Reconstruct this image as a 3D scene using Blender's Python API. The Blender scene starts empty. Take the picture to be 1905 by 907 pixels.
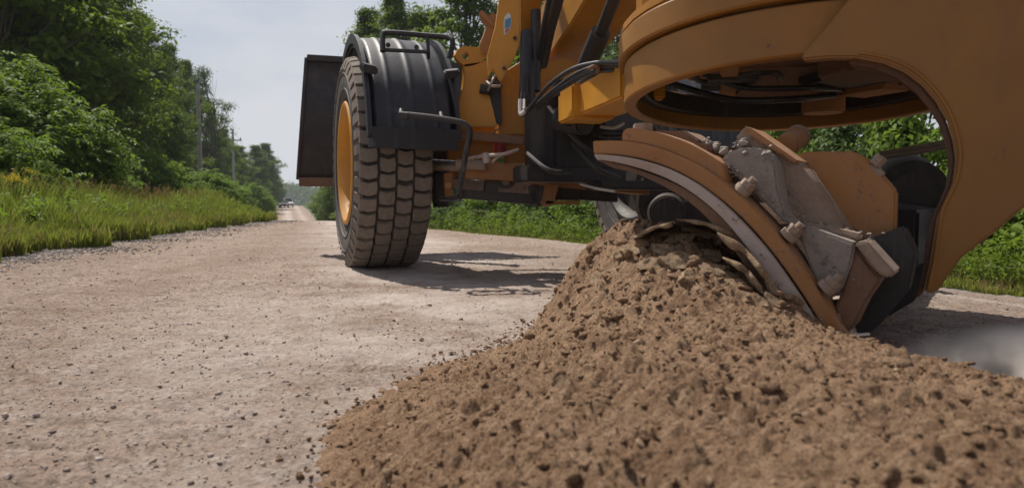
import bpy, bmesh, math, random
import numpy as np
from mathutils import Vector, Matrix, Quaternion

rnd = random.Random(7)
R = math.radians
sc = bpy.context.scene
col = sc.collection

# ------------------------------------------------------------------ camera
F, CX, CY, CH = 1300.0, 952.5, 453.5, 0.43
PITCH = math.atan(78 / F)
cam = bpy.data.cameras.new('camera')
cam.sensor_width = 36; cam.lens = F / 1905 * 36
cam.clip_start = 0.02; cam.clip_end = 6000
cam.dof.use_dof = True; cam.dof.focus_distance = 2.9; cam.dof.aperture_fstop = 4.5
camo = bpy.data.objects.new('camera', cam); col.objects.link(camo)
camo.location = (0, 0, CH); camo.rotation_euler = (math.pi / 2 - PITCH, 0, 0)
sc.camera = camo

# ------------------------------------------------------------------ sky + sun
SUN_EL, SUN_AZ = R(57), math.atan2(-0.66, 0.75)
S = Vector((math.cos(SUN_EL) * math.sin(SUN_AZ), math.cos(SUN_EL) * math.cos(SUN_AZ), math.sin(SUN_EL)))
w = bpy.data.worlds.new('World'); sc.world = w; w.use_nodes = True
nt = w.node_tree; nt.nodes.clear()
out = nt.nodes.new('ShaderNodeOutputWorld'); bg = nt.nodes.new('ShaderNodeBackground')
sky = nt.nodes.new('ShaderNodeTexSky'); sky.sky_type = 'NISHITA'; sky.sun_disc = False
sky.sun_elevation = SUN_EL; sky.sun_rotation = SUN_AZ; sky.dust_density = 2.5; sky.air_density = 1.0
tc = nt.nodes.new('ShaderNodeTexCoord'); mp = nt.nodes.new('ShaderNodeMapping'); mp.inputs['Scale'].default_value = (1.2, 1.2, 3.4)
ns = nt.nodes.new('ShaderNodeTexNoise'); ns.inputs['Scale'].default_value = 2.2; ns.inputs['Detail'].default_value = 7; ns.inputs['Roughness'].default_value = 0.55
rp = nt.nodes.new('ShaderNodeMapRange'); rp.inputs['From Min'].default_value = 0.38; rp.inputs['From Max'].default_value = 0.60
rp.inputs['To Min'].default_value = 0.38; rp.inputs['To Max'].default_value = 0.97
mx = nt.nodes.new('ShaderNodeMix'); mx.data_type = 'RGBA'; mx.inputs['B'].default_value = (8.0, 8.1, 8.6, 1)
L = nt.links.new
L(tc.outputs['Generated'], mp.inputs['Vector']); L(mp.outputs[0], ns.inputs['Vector']); L(ns.outputs['Fac'], rp.inputs['Value'])
sz_w = nt.nodes.new('ShaderNodeSeparateXYZ'); L(tc.outputs['Generated'], sz_w.inputs[0])
ev = nt.nodes.new('ShaderNodeMapRange'); ev.inputs['From Min'].default_value = 0.18; ev.inputs['From Max'].default_value = 0.65; ev.inputs['To Min'].default_value = 1.0; ev.inputs['To Max'].default_value = 0.30
L(sz_w.outputs['Z'], ev.inputs['Value']); mu_w = nt.nodes.new('ShaderNodeMath'); mu_w.operation = 'MULTIPLY'; L(rp.outputs[0], mu_w.inputs[0]); L(ev.outputs[0], mu_w.inputs[1])
L(mu_w.outputs[0], mx.inputs['Factor']); L(sky.outputs[0], mx.inputs['A']); L(mx.outputs['Result'], bg.inputs['Color'])
bg.inputs['Strength'].default_value = 0.080
L(bg.outputs[0], out.inputs['Surface'])

sun = bpy.data.lights.new('sun', 'SUN'); sun.energy = 5.0; sun.angle = R(0.6); sun.color = (1.0, 0.935, 0.845)
suno = bpy.data.objects.new('sun', sun); col.objects.link(suno)
suno.rotation_euler = (-S).to_track_quat('-Z', 'Y').to_euler(); suno.location = (0, 0, 30)
sc.view_settings.view_transform = 'Standard'; sc.view_settings.look = 'None'
sc.view_settings.exposure = 0.12; sc.view_settings.gamma = 1
sc.cycles.use_denoising = True
sc.cycles.max_bounces = 8; sc.cycles.transparent_max_bounces = 8
sc.cycles.volume_bounces = 2; sc.cycles.caustics_reflective = False; sc.cycles.caustics_refractive = False

# ------------------------------------------------------------------ pixel -> world helpers (used while laying things out)
cp, sp = math.cos(PITCH), math.sin(PITCH)
def ray(px, py):
    a, b = (px - CX) / F, (CY - py) / F
    return Vector((a, cp + b * sp, b * cp - sp))
def at(px, py, Y):
    d = ray(px, py); t = Y / d.y
    return Vector((d.x * t, Y, CH + d.z * t))
def onplane(px, py, p0, n):
    d = ray(px, py); o = Vector((0, 0, CH))
    return o + d * ((p0 - o).dot(n) / d.dot(n))

# ------------------------------------------------------------------ tagging / objects
def tag(o, label=None, cat=None, group=None, kind=None):
    if label: o['label'] = label
    if cat: o['category'] = cat
    if group: o['group'] = group
    if kind: o['kind'] = kind
    return o
def wloc(o):
    v = Vector((0, 0, 0))
    while o: v += o.location; o = o.parent
    return v
def empty(name, loc, label, cat, group=None):
    o = bpy.data.objects.new(name, None); col.objects.link(o); o.location = loc; o.empty_display_size = .1
    return tag(o, label, cat, group)
def mesh_np(name, V, faces, mat=None, parent=None, smooth=False, origin=None, mats=None, midx=None):
    """V (n,3) world coordinates; faces (m,k) array with one k."""
    V = np.asarray(V, dtype=np.float32)
    off = wloc(parent) if parent else (Vector(origin) if origin is not None else Vector((0, 0, 0)))
    V = V - np.array(off, dtype=np.float32)
    me = bpy.data.meshes.new(name); faces = np.asarray(faces, dtype=np.int32); m, k = faces.shape
    me.vertices.add(len(V)); me.vertices.foreach_set('co', V.ravel())
    me.loops.add(m * k); me.loops.foreach_set('vertex_index', faces.ravel())
    me.polygons.add(m); me.polygons.foreach_set('loop_start', np.arange(0, m * k, k, dtype=np.int32))
    me.polygons.foreach_set('loop_total', np.full(m, k, dtype=np.int32))
    if midx is not None: me.polygons.foreach_set('material_index', np.asarray(midx, dtype=np.int32))
    me.update(calc_edges=True); me.validate()
    if smooth: me.polygons.foreach_set('use_smooth', np.ones(len(me.polygons), dtype=bool))
    for mm in (mats or [mat]): me.materials.append(mm)
    o = bpy.data.objects.new(name, me); col.objects.link(o)
    if parent: o.parent = parent
    else: o.location = off
    return o

class Part:
    """collects shapes in world coordinates and links them as ONE mesh"""
    def __init__(s): s.bm = bmesh.new()
    def _merge(s, b):
        me = bpy.data.meshes.new('tmp'); b.to_mesh(me); b.free(); s.bm.from_mesh(me); bpy.data.meshes.remove(me)
    def prism(s, pts, vec, bev=0.004, seg=2):
        b = bmesh.new(); vec = Vector(vec)
        vs = [b.verts.new(p) for p in pts]; vt = [b.verts.new(Vector(p) + vec) for p in pts]
        n = len(pts); b.faces.new(vs); b.faces.new(vt[::-1])
        for i in range(n): b.faces.new((vs[i], vt[i], vt[(i + 1) % n], vs[(i + 1) % n]))
        bmesh.ops.recalc_face_normals(b, faces=b.faces)
        if bev:
            es = [e for e in b.edges if len(e.link_faces) == 2 and e.calc_face_angle(0) > R(28)]
            bmesh.ops.bevel(b, geom=es, offset=bev, segments=seg, affect='EDGES', clamp_overlap=True)
        s._merge(b); return s
    def strip(s, outer, inner, vec, bev=0.0):
        """a curved band: outer/inner polylines of equal length, extruded by vec (quads, so it may be concave)"""
        b = bmesh.new(); vec = Vector(vec); n = len(outer)
        A = [b.verts.new(p) for p in outer]; B = [b.verts.new(p) for p in inner]
        C = [b.verts.new(Vector(p) + vec) for p in outer]; D = [b.verts.new(Vector(p) + vec) for p in inner]
        for i in range(n - 1):
            b.faces.new((A[i], A[i + 1], B[i + 1], B[i])); b.faces.new((C[i + 1], C[i], D[i], D[i + 1]))
            b.faces.new((A[i + 1], A[i], C[i], C[i + 1])); b.faces.new((B[i], B[i + 1], D[i + 1], D[i]))
        b.faces.new((A[0], B[0], D[0], C[0])); b.faces.new((B[-1], A[-1], C[-1], D[-1]))
        bmesh.ops.recalc_face_normals(b, faces=b.faces)
        if bev:
            es = [e for e in b.edges if e.calc_face_angle(0) > R(35)]
            bmesh.ops.bevel(b, geom=es, offset=bev, segments=2, affect='EDGES', clamp_overlap=True)
        s._merge(b); return s
    def box(s, c, size, rot=None, bev=0.004):
        b = bmesh.new(); bmesh.ops.create_cube(b, size=1)
        for v in b.verts: v.co = Vector((v.co.x * size[0], v.co.y * size[1], v.co.z * size[2]))
        if bev: bmesh.ops.bevel(b, geom=list(b.edges), offset=bev, segments=2, affect='EDGES', clamp_overlap=True)
        M = Matrix.Translation(c) @ (rot if rot is not None else Matrix.Identity(4))
        bmesh.ops.transform(b, matrix=M, verts=b.verts); s._merge(b); return s
    def beam(s, a, c, w_, h_, bev=0.005, up=Vector((0, 0, 1))):
        """box beam from a to c"""
        a = Vector(a); c = Vector(c); y = (c - a).normalized(); x = y.cross(up).normalized(); z = x.cross(y)
        rot = Matrix((x, y, z)).transposed().to_4x4()
        return s.box((a + c) / 2, (w_, (c - a).length, h_), rot, bev)
    def cyl(s, a, c, r, r2=None, n=24, bev=0.0):
        a = Vector(a); c = Vector(c); r2 = r if r2 is None else r2
        b = bmesh.new(); bmesh.ops.create_cone(b, cap_ends=True, segments=n, radius1=r, radius2=r2, depth=(c - a).length)
        if bev:
            es = [e for e in b.edges if e.calc_face_angle(0) > R(60)]
            bmesh.ops.bevel(b, geom=es, offset=bev, segments=2, affect='EDGES', clamp_overlap=True)
        q = (c - a).to_track_quat('Z', 'Y').to_matrix().to_4x4()
        bmesh.ops.transform(b, matrix=Matrix.Translation((a + c) / 2) @ q, verts=b.verts); s._merge(b); return s
    def tube(s, pts, r, n=10, sub=6, taper=None):
        P = [Vector(p) for p in pts]
        if sub > 1 and len(P) > 2:
            Q = []
            for i in range(len(P) - 1):
                p0 = P[max(i - 1, 0)]; p1 = P[i]; p2 = P[i + 1]; p3 = P[min(i + 2, len(P) - 1)]
                for k in range(sub):
                    t = k / sub
                    Q.append(0.5 * ((2 * p1) + (p2 - p0) * t + (2 * p0 - 5 * p1 + 4 * p2 - p3) * t * t + (-p0 + 3 * p1 - 3 * p2 + p3) * t ** 3))
            Q.append(P[-1]); P = Q
        b = bmesh.new(); rings = []; up = Vector((0.13, 0.2, 1)).normalized(); px_ = None
        for i, p in enumerate(P):
            d = (P[min(i + 1, len(P) - 1)] - P[max(i - 1, 0)]).normalized()
            x = d.cross(up) if px_ is None else (px_ - d * px_.dot(d))
            if x.length < 1e-4: x = d.orthogonal()
            x.normalize(); px_ = x; y = d.cross(x)
            rr = r if taper is None else r * (1 + (taper - 1) * i / max(1, len(P) - 1))
            rings.append([b.verts.new(p + (x * math.cos(2 * math.pi * k / n) + y * math.sin(2 * math.pi * k / n)) * rr) for k in range(n)])
        for i in range(len(rings) - 1):
            for k in range(n): b.faces.new((rings[i][k], rings[i][(k + 1) % n], rings[i + 1][(k + 1) % n], rings[i + 1][k]))
        b.faces.new(rings[0][::-1]); b.faces.new(rings[-1])
        bmesh.ops.recalc_face_normals(b, faces=b.faces); s._merge(b); return s
    def lathe(s, prof, M, n=64, a0=0, a1=2 * math.pi, closed=True):
        """prof: (axial, radius) closed loop revolved round local X, then moved by M; angle 0 = up, positive toward -Y (rearward)"""
        b = bmesh.new(); full = abs(a1 - a0 - 2 * math.pi) < 1e-6; m = n if full else n + 1
        rings = []
        for i in range(m):
            a = a0 + (a1 - a0) * i / n
            rings.append([b.verts.new(M @ Vector((x, -r * math.sin(a), r * math.cos(a)))) for x, r in prof])
        k = len(prof)
        for i in range(n):
            A, B = rings[i], rings[(i + 1) % m]
            for j in range(k if closed else k - 1):
                try: b.faces.new((A[j], A[(j + 1) % k], B[(j + 1) % k], B[j]))
                except ValueError: pass
        if not full and closed: b.faces.new(rings[0]); b.faces.new(rings[-1][::-1])
        bmesh.ops.recalc_face_normals(b, faces=b.faces); s._merge(b); return s
    def build(s, name, mat, parent=None, smooth=True, ang=32, origin=None):
        off = wloc(parent) if parent else (Vector(origin) if origin is not None else Vector((0, 0, 0)))
        bmesh.ops.translate(s.bm, verts=s.bm.verts, vec=-off)
        me = bpy.data.meshes.new(name); s.bm.to_mesh(me); s.bm.free()
        if smooth:
            me.polygons.foreach_set('use_smooth', np.ones(len(me.polygons), dtype=bool)); me.set_sharp_from_angle(angle=R(ang))
        me.materials.append(mat)
        o = bpy.data.objects.new(name, me); col.objects.link(o)
        if parent: o.parent = parent
        else: o.location = off
        return o

# ------------------------------------------------------------------ numpy noise
def _h(ix, iy, seed):
    n = (ix.astype(np.int64) * 374761393 + iy.astype(np.int64) * 668265263 + seed * 974634777) & 0xffffffff
    n = ((n ^ (n >> 13)) * 1274126177) & 0xffffffff
    n = (n ^ (n >> 16)) & 0xffffffff
    return n / 4294967295.0
def vnoise(x, y, seed=0):
    ix, iy = np.floor(x), np.floor(y); fx, fy = x - ix, y - iy
    fx = fx * fx * fx * (fx * (fx * 6 - 15) + 10); fy = fy * fy * fy * (fy * (fy * 6 - 15) + 10)
    a = _h(ix, iy, seed); b = _h(ix + 1, iy, seed); c = _h(ix, iy + 1, seed); d = _h(ix + 1, iy + 1, seed)
    return (a + (b - a) * fx + (c - a) * fy + (a - b - c + d) * fx * fy) * 2 - 1
def fbm(x, y, seed=0, octv=5, gain=0.5):
    s_, am, t = 0, 1, 0
    for i in range(octv):
        s_ = s_ + vnoise(x * 2 ** i + 13.7 * i, y * 2 ** i - 7.3 * i, seed + i) * am; t += am; am *= gain
    return s_ / t
def clods(x, y, seed, rad=0.75):
    """rounded lumps of random height, 0..1"""
    ix, iy = np.floor(x), np.floor(y); best = np.zeros_like(x)
    for dx in (-1, 0, 1):
        for dy in (-1, 0, 1):
            cx, cy = ix + dx, iy + dy
            px_ = cx + _h(cx, cy, seed); py_ = cy + _h(cx, cy, seed + 1); hh = _h(cx, cy, seed + 2); rr = rad * (0.45 + 0.55 * _h(cx, cy, seed + 3))
            d2 = ((x - px_) ** 2 + (y - py_) ** 2) / rr ** 2
            best = np.maximum(best, np.sqrt(np.clip(1 - d2, 0, 1)) * (0.15 + 0.85 * hh * hh))
    return best

# ------------------------------------------------------------------ materials
def newmat(name):
    m = bpy.data.materials.new(name); m.use_nodes = True; n = m.node_tree.nodes
    return m, m.node_tree, n['Principled BSDF']
def noise_node(t, scale, detail=6, rough=0.6, coord='Object', vec_scale=None):
    c = t.nodes.new('ShaderNodeTexCoord'); n = t.nodes.new('ShaderNodeTexNoise')
    n.inputs['Scale'].default_value = scale; n.inputs['Detail'].default_value = detail; n.inputs['Roughness'].default_value = rough
    src = c.outputs[coord]
    if vec_scale:
        mpp = t.nodes.new('ShaderNodeMapping'); mpp.inputs['Scale'].default_value = vec_scale; t.links.new(src, mpp.inputs['Vector']); src = mpp.outputs[0]
    t.links.new(src, n.inputs['Vector']); return n
def ramp(t, src, a, b, lo=0.0, hi=1.0):
    r = t.nodes.new('ShaderNodeMapRange'); r.interpolation_type = 'SMOOTHSTEP'
    for k, v in zip(('From Min', 'From Max', 'To Min', 'To Max'), (a, b, lo, hi)): r.inputs[k].default_value = v
    t.links.new(src, r.inputs['Value']); return r.outputs[0]
def mixc(t, fac, a, b):
    m = t.nodes.new('ShaderNodeMix'); m.data_type = 'RGBA'
    for k, v in (('Factor', fac), ('A', a), ('B', b)):
        if isinstance(v, (tuple, list)): m.inputs[k].default_value = (*v[:3], 1)
        elif isinstance(v, (int, float)): m.inputs[k].default_value = v
        else: t.links.new(v, m.inputs[k])
    return m.outputs['Result']
def bump(t, bsdf, src, strength, dist):
    b = t.nodes.new('ShaderNodeBump'); b.inputs['Strength'].default_value = strength; b.inputs['Distance'].default_value = dist
    t.links.new(src, b.inputs['Height']); t.links.new(b.outputs[0], bsdf.inputs['Normal']); return b
def math_(t, op, a, b):
    m = t.nodes.new('ShaderNodeMath'); m.operation = op
    for i, v in enumerate((a, b)):
        if isinstance(v, (int, float)): m.inputs[i].default_value = v
        else: t.links.new(v, m.inputs[i])
    return m.outputs[0]
def coated(name, base, base2, dust=(0.36, 0.27, 0.19), dust_amt=0.4, rust=(0.10, 0.035, 0.015), rust_amt=0.12, rough=0.5, metal=0.0, bs=0.35, scale=9, up_dust=0.6, spec=0.4, streak=0.35, bd=0.004):
    """painted or bare surface with tone variation, chips/rust and dust that lies on what faces up"""
    m, t, p = newmat(name)
    n1 = noise_node(t, scale * 0.4, 5); n2 = noise_node(t, scale * 2.5, 9, 0.7); n3 = noise_node(t, scale * 14, 4, 0.6)
    c = mixc(t, ramp(t, n1.outputs['Fac'], 0.35, 0.68), base, base2)
    n4 = noise_node(t, 1.0, 6, 0.65, vec_scale=(scale * 5, scale * 5, scale * 0.5))
    c = mixc(t, ramp(t, n4.outputs['Fac'], 0.54, 0.72, 0.0, streak), c, dust)
    chips = ramp(t, n2.outputs['Fac'], 0.70 - rust_amt * 0.6, 0.735 - rust_amt * 0.5)
    c = mixc(t, chips, c, rust)
    g = t.nodes.new('ShaderNodeNewGeometry'); sx = t.nodes.new('ShaderNodeSeparateXYZ'); t.links.new(g.outputs['True Normal'], sx.inputs[0])
    upf = ramp(t, sx.outputs['Z'], 0.15, 0.95, 0.0, up_dust)
    nz = ramp(t, n2.outputs['Fac'], 0.28, 0.74, 0.25, 1.25)
    dsum = math_(t, 'MULTIPLY', math_(t, 'ADD', upf, dust_amt), nz)
    dcl = t.nodes.new('ShaderNodeClamp'); t.links.new(dsum, dcl.inputs[0])
    c = mixc(t, dcl.outputs[0], c, dust)
    t.links.new(c, p.inputs['Base Color'])
    rr = t.nodes.new('ShaderNodeMapRange'); rr.inputs['To Min'].default_value = rough; rr.inputs['To Max'].default_value = 0.92
    t.links.new(dcl.outputs[0], rr.inputs['Value']); t.links.new(rr.outputs[0], p.inputs['Roughness'])
    p.inputs['Metallic'].default_value = metal; p.inputs['Specular IOR Level'].default_value = spec
    bump(t, p, math_(t, 'ADD', n2.outputs['Fac'], math_(t, 'MULTIPLY', n3.outputs['Fac'], 0.5)), bs, bd)
    return m
M = {}
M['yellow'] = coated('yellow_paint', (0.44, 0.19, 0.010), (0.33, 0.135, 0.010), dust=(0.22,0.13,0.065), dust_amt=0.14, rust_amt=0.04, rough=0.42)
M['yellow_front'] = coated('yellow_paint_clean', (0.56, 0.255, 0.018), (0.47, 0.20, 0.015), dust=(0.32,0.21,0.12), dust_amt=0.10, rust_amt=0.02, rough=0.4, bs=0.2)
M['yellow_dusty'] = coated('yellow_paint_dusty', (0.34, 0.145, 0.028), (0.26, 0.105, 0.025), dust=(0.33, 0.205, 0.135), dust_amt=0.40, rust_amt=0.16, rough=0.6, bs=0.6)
M['dusty'] = coated('dust_covered_steel', (0.27, 0.19, 0.14), (0.22, 0.14, 0.09), dust=(0.37, 0.29, 0.235), dust_amt=0.6, rust_amt=0.2, rough=0.75, bs=1.0, bd=0.009)
M['worn'] = coated('worn_steel', (0.42, 0.36, 0.33), (0.30, 0.21, 0.165), dust=(0.45, 0.36, 0.31), dust_amt=0.35, rust_amt=0.2, rough=0.45, metal=0.35, bs=0.9)
M['rust'] = coated('rusty_steel', (0.17, 0.085, 0.045), (0.11, 0.055, 0.035), dust=(0.30, 0.21, 0.15), dust_amt=0.25, rust_amt=0.3, rough=0.7, bs=0.8)
M['arm'] = coated('shaded_yellow_paint', (0.31, 0.135, 0.012), (0.235, 0.105, 0.018), dust=(0.15, 0.09, 0.055), dust_amt=0.20, rust_amt=0.09, rough=0.38, bs=0.25, scale=4)  # darker yellow paint: shade on the arm and circle put into the colour
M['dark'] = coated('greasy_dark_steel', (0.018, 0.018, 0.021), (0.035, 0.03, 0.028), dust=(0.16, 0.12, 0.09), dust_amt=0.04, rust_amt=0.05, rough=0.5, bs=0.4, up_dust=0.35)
M['black'] = coated('black_paint', (0.016, 0.016, 0.019), (0.022, 0.022, 0.026), dust=(0.19, 0.17, 0.15), dust_amt=0.03, rust_amt=0.02, rough=0.38, bs=0.15, up_dust=0.3)
M['plastic'] = coated('black_fender_plastic', (0.017, 0.018, 0.023), (0.024, 0.025, 0.031), dust=(0.12, 0.115, 0.12), dust_amt=0.05, rust_amt=0.0, rust=(0.03, 0.03, 0.035), rough=0.45, bs=0.15, up_dust=0.20, scale=5)
M['blade_back'] = coated('dark_blade_paint', (0.022, 0.021, 0.025), (0.034, 0.030, 0.031), dust=(0.16, 0.12, 0.10), dust_amt=0.14, rust_amt=0.05, rough=0.6, bs=0.3, scale=4, up_dust=0.6)
M['rubber'] = coated('tyre_rubber', (0.045, 0.044, 0.046), (0.06, 0.056, 0.055), dust=(0.20, 0.17, 0.15), dust_amt=0.25, rust_amt=0, rust=(0.05, 0.05, 0.05), rough=0.75, bs=0.4, up_dust=0.2)
M['tread'] = coated('dusty_tread_rubber', (0.165, 0.138, 0.115), (0.12, 0.10, 0.085), dust=(0.29, 0.24, 0.20), dust_amt=0.45, rust_amt=0.10, rust=(0.085, 0.07, 0.06), rough=0.85, bs=0.9, scale=16, up_dust=0.2)
M['groove'] = coated('groove_rubber', (0.035, 0.03, 0.028), (0.05, 0.04, 0.035), dust_amt=0.05, rust_amt=0, rough=0.9, up_dust=0.1)
M['mud'] = coated('dried_grey_mud', (0.33, 0.285, 0.255), (0.26, 0.22, 0.19), dust=(0.40, 0.35, 0.31), dust_amt=0.3, rust_amt=0.2, rust=(0.14, 0.11, 0.09), rough=0.95, bs=1.0, scale=14, bd=0.012)
M['chrome'] = coated('chromed_rod', (0.6, 0.6, 0.62), (0.5, 0.5, 0.52), dust_amt=0.05, rust_amt=0, rough=0.18, metal=0.9, bs=0.05, up_dust=0.1)
M['red'] = coated('red_canister', (0.28, 0.015, 0.02), (0.22, 0.012, 0.015), dust_amt=0.05, rust_amt=0, rough=0.4)
M['steel_bright'] = coated('bright_steel', (0.55, 0.53, 0.5), (0.45, 0.42, 0.4), dust_amt=0.1, rust_amt=0, rough=0.3, metal=0.6)
M['decal_blue'] = coated('decal_blue', (0.06, 0.22, 0.42), (0.09, 0.3, 0.45), dust_amt=0.1, rust_amt=0, rough=0.4)
M['decal_white'] = coated('decal_white', (0.6, 0.62, 0.6), (0.55, 0.6, 0.6), dust_amt=0.1, rust_amt=0, rough=0.4)
M['decal_red'] = coated('decal_red', (0.40, 0.12, 0.09), (0.4, 0.15, 0.1), dust_amt=0.1, rust_amt=0, rough=0.4)
M['wood'] = coated('weathered_wood', (0.36, 0.34, 0.32), (0.27, 0.255, 0.24), dust_amt=0.0, rust_amt=0, rough=0.9, up_dust=0)
M['bark'] = coated('bark', (0.11, 0.09, 0.07), (0.07, 0.055, 0.045), dust_amt=0, rust_amt=0.1, rust=(0.03, 0.025, 0.02), rough=0.95, bs=1, up_dust=0)
M['car_white'] = coated('white_car_paint', (0.8, 0.8, 0.8), (0.78, 0.78, 0.78), dust_amt=0.02, rust_amt=0, rough=0.25, up_dust=0)
M['car_dark'] = coated('dark_car_paint', (0.02, 0.016, 0.018), (0.02, 0.016, 0.018), dust_amt=0.02, rust_amt=0, rough=0.25, up_dust=0)
M['car_silver'] = coated('silver_car_paint', (0.62, 0.6, 0.58), (0.6, 0.58, 0.56), dust_amt=0.05, rust_amt=0, rough=0.3, up_dust=0)
M['window'] = coated('car_glass', (0.02, 0.025, 0.03), (0.02, 0.025, 0.03), dust_amt=0, rust_amt=0, rough=0.08, up_dust=0, bs=0)

def leafmat(name, c1, c2, c3, trans=0.35, nscale=0.9, shin=0.62):
    m, t, p = newmat(name)
    n1 = noise_node(t, nscale, 3); n2 = noise_node(t, nscale * 9, 2)
    oi = t.nodes.new('ShaderNodeObjectInfo')
    c = mixc(t, ramp(t, n1.outputs['Fac'], 0.35, 0.65), c1, c2)
    c = mixc(t, ramp(t, n2.outputs['Fac'], 0.50, 0.72), c, c3)
    hs = t.nodes.new('ShaderNodeHueSaturation'); t.links.new(c, hs.inputs['Color'])
    mr = t.nodes.new('ShaderNodeMapRange'); mr.inputs['To Min'].default_value = 0.85; mr.inputs['To Max'].default_value = 1.15
    t.links.new(oi.outputs['Random'], mr.inputs['Value']); t.links.new(mr.outputs[0], hs.inputs['Value'])
    t.links.new(hs.outputs[0], p.inputs['Base Color']); p.inputs['Roughness'].default_value = shin; p.inputs['Specular IOR Level'].default_value = 0.2
    tr = t.nodes.new('ShaderNodeBsdfTranslucent'); ms = t.nodes.new('ShaderNodeMixShader'); ms.inputs[0].default_value = trans
    c2_ = mixc(t, 0.35, hs.outputs[0], (c2[0] * 1.5, c2[1] * 1.6, c2[2] * 0.6)); t.links.new(c2_, tr.inputs['Color'])
    o = t.nodes['Material Output']
    t.links.new(p.outputs[0], ms.inputs[1]); t.links.new(tr.outputs[0], ms.inputs[2]); t.links.new(ms.outputs[0], o.inputs['Surface'])
    return m
M['leaf'] = leafmat('broad_leaf', (0.085, 0.135, 0.018), (0.135, 0.195, 0.025), (0.18, 0.235, 0.04), trans=.48)
M['leaf_dark'] = leafmat('dark_leaf', (0.06, 0.10, 0.016), (0.098, 0.152, 0.022), (0.145, 0.195, 0.034), trans=0.46)
M['leaf_pale'] = leafmat('pale_leaf', (0.07, 0.12, 0.035), (0.10, 0.155, 0.045), (0.13, 0.18, 0.06))
M['sumac'] = leafmat('sumac_leaf', (0.11, 0.175, 0.025), (0.15, 0.23, 0.035), (0.20, 0.28, 0.05), trans=0.48, nscale=2)
M['grass'] = leafmat('grass_blade', (0.15, 0.195, 0.032), (0.21, 0.24, 0.048), (0.30, 0.27, 0.10), trans=0.4, nscale=0.8, shin=0.55)
M['grass_dry'] = leafmat('seed_head', (0.24, 0.15, 0.08), (0.28, 0.20, 0.10), (0.20, 0.11, 0.07), trans=0.3)
M['petal'] = leafmat('yellow_flower', (0.65, 0.5, 0.03), (0.6, 0.5, 0.05), (0.7, 0.55, 0.05), trans=0.2)

def soil(name, c1, c2, c3, s=1.0, bstr=0.6, bd=0.01, coord='Object'):
    m, t, p = newmat(name)
    a = noise_node(t, 1.1 * s, 6, coord=coord); b = noise_node(t, 14 * s, 8, 0.7, coord=coord); d = noise_node(t, 90 * s, 6, 0.75, coord=coord)
    c = mixc(t, ramp(t, a.outputs['Fac'], 0.35, 0.65), c1, c2)
    c = mixc(t, ramp(t, b.outputs['Fac'], 0.42, 0.68), c, c3)
    dk = ramp(t, d.outputs['Fac'], 0.36, 0.58, 0.52, 1.15)
    mu = t.nodes.new('ShaderNodeVectorMath'); mu.operation = 'SCALE'; t.links.new(c, mu.inputs[0]); t.links.new(dk, mu.inputs['Scale'])
    t.links.new(mu.outputs[0], p.inputs['Base Color']); p.inputs['Roughness'].default_value = 0.95; p.inputs['Specular IOR Level'].default_value = 0.15
    bump(t, p, math_(t, 'ADD', b.outputs['Fac'], math_(t, 'MULTIPLY', d.outputs['Fac'], 0.6)), bstr, bd)
    return m, t, p, mu
M['heap'], _, _, _ = soil('heap_soil', (0.215, 0.130, 0.077), (0.305, 0.195, 0.120), (0.36, 0.245, 0.158), 2.6, 1.0, 0.010)
M['slab'], _, _, _ = soil('crust_slab', (0.28, 0.20, 0.13), (0.34, 0.255, 0.165), (0.22, 0.145, 0.09), 2.5, 0.6, 0.006)
M['stone'], _, _, _ = soil('road_stone', (0.38, 0.31, 0.265), (0.52, 0.46, 0.42), (0.27, 0.21, 0.175), 9, 0.4, 0.003)
M['stone_grey'], _, _, _ = soil('grey_stone', (0.30, 0.265, 0.245), (0.38, 0.34, 0.32), (0.23, 0.20, 0.18), 9, 0.4, 0.003)
M['verge_soil'], _, _, _ = soil('verge_soil', (0.07, 0.085, 0.03), (0.10, 0.10, 0.045), (0.13, 0.11, 0.06), 0.6, 0.8, 0.05)
# road: beige-pink packed gravel, worn tracks along it, grey loose gravel along the edges (attribute 'edge')
mr_, t, p, mu = soil('packed_gravel', (0.26, 0.188, 0.142), (0.33, 0.250, 0.200), (0.375, 0.312, 0.268), 0.8, 1.0, 0.016)
atn = t.nodes.new('ShaderNodeAttribute'); atn.attribute_name = 'edge'
nn = noise_node(t, 2.2, 6); e = math_(t, 'ADD', atn.outputs['Fac'], math_(t, 'MULTIPLY', math_(t, 'SUBTRACT', nn.outputs['Fac'], 0.5), 0.9))
spk = noise_node(t, 45, 5, 0.8)
g1 = noise_node(t, 1.0, 8, 0.72, vec_scale=(5, 13, 5)); g2 = noise_node(t, 0.8, 4)
gf = math_(t, 'MULTIPLY', ramp(t, g1.outputs['Fac'], 0.50, 0.66), ramp(t, g2.outputs['Fac'], 0.36, 0.6, 0.25, 0.85))
gb = mixc(t, gf, mu.outputs[0], (0.150, 0.112, 0.088))
c = mixc(t, ramp(t, e, 0.45, 0.85), gb, mixc(t, ramp(t, spk.outputs['Fac'], 0.4, 0.6), (0.16, 0.138, 0.125), (0.32, 0.285, 0.265)))
tr_ = t.nodes.new('ShaderNodeAttribute'); tr_.attribute_name = 'track'
ban = t.nodes.new('ShaderNodeAttribute'); ban.attribute_name = 'band'
c = mixc(t, math_(t, 'MULTIPLY', ban.outputs['Fac'], ramp(t, noise_node(t, 2.4, 6).outputs['Fac'], 0.38, 0.60, 0.1, 0.6)), c, (0.20, 0.140, 0.102))
tn = math_(t, 'MULTIPLY', tr_.outputs['Fac'], ramp(t, noise_node(t, 1.3, 5).outputs['Fac'], 0.35, 0.62))
c = mixc(t, tn, c, (0.54, 0.475, 0.43))
t.links.new(c, p.inputs['Base Color']); M['road'] = mr_

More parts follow.
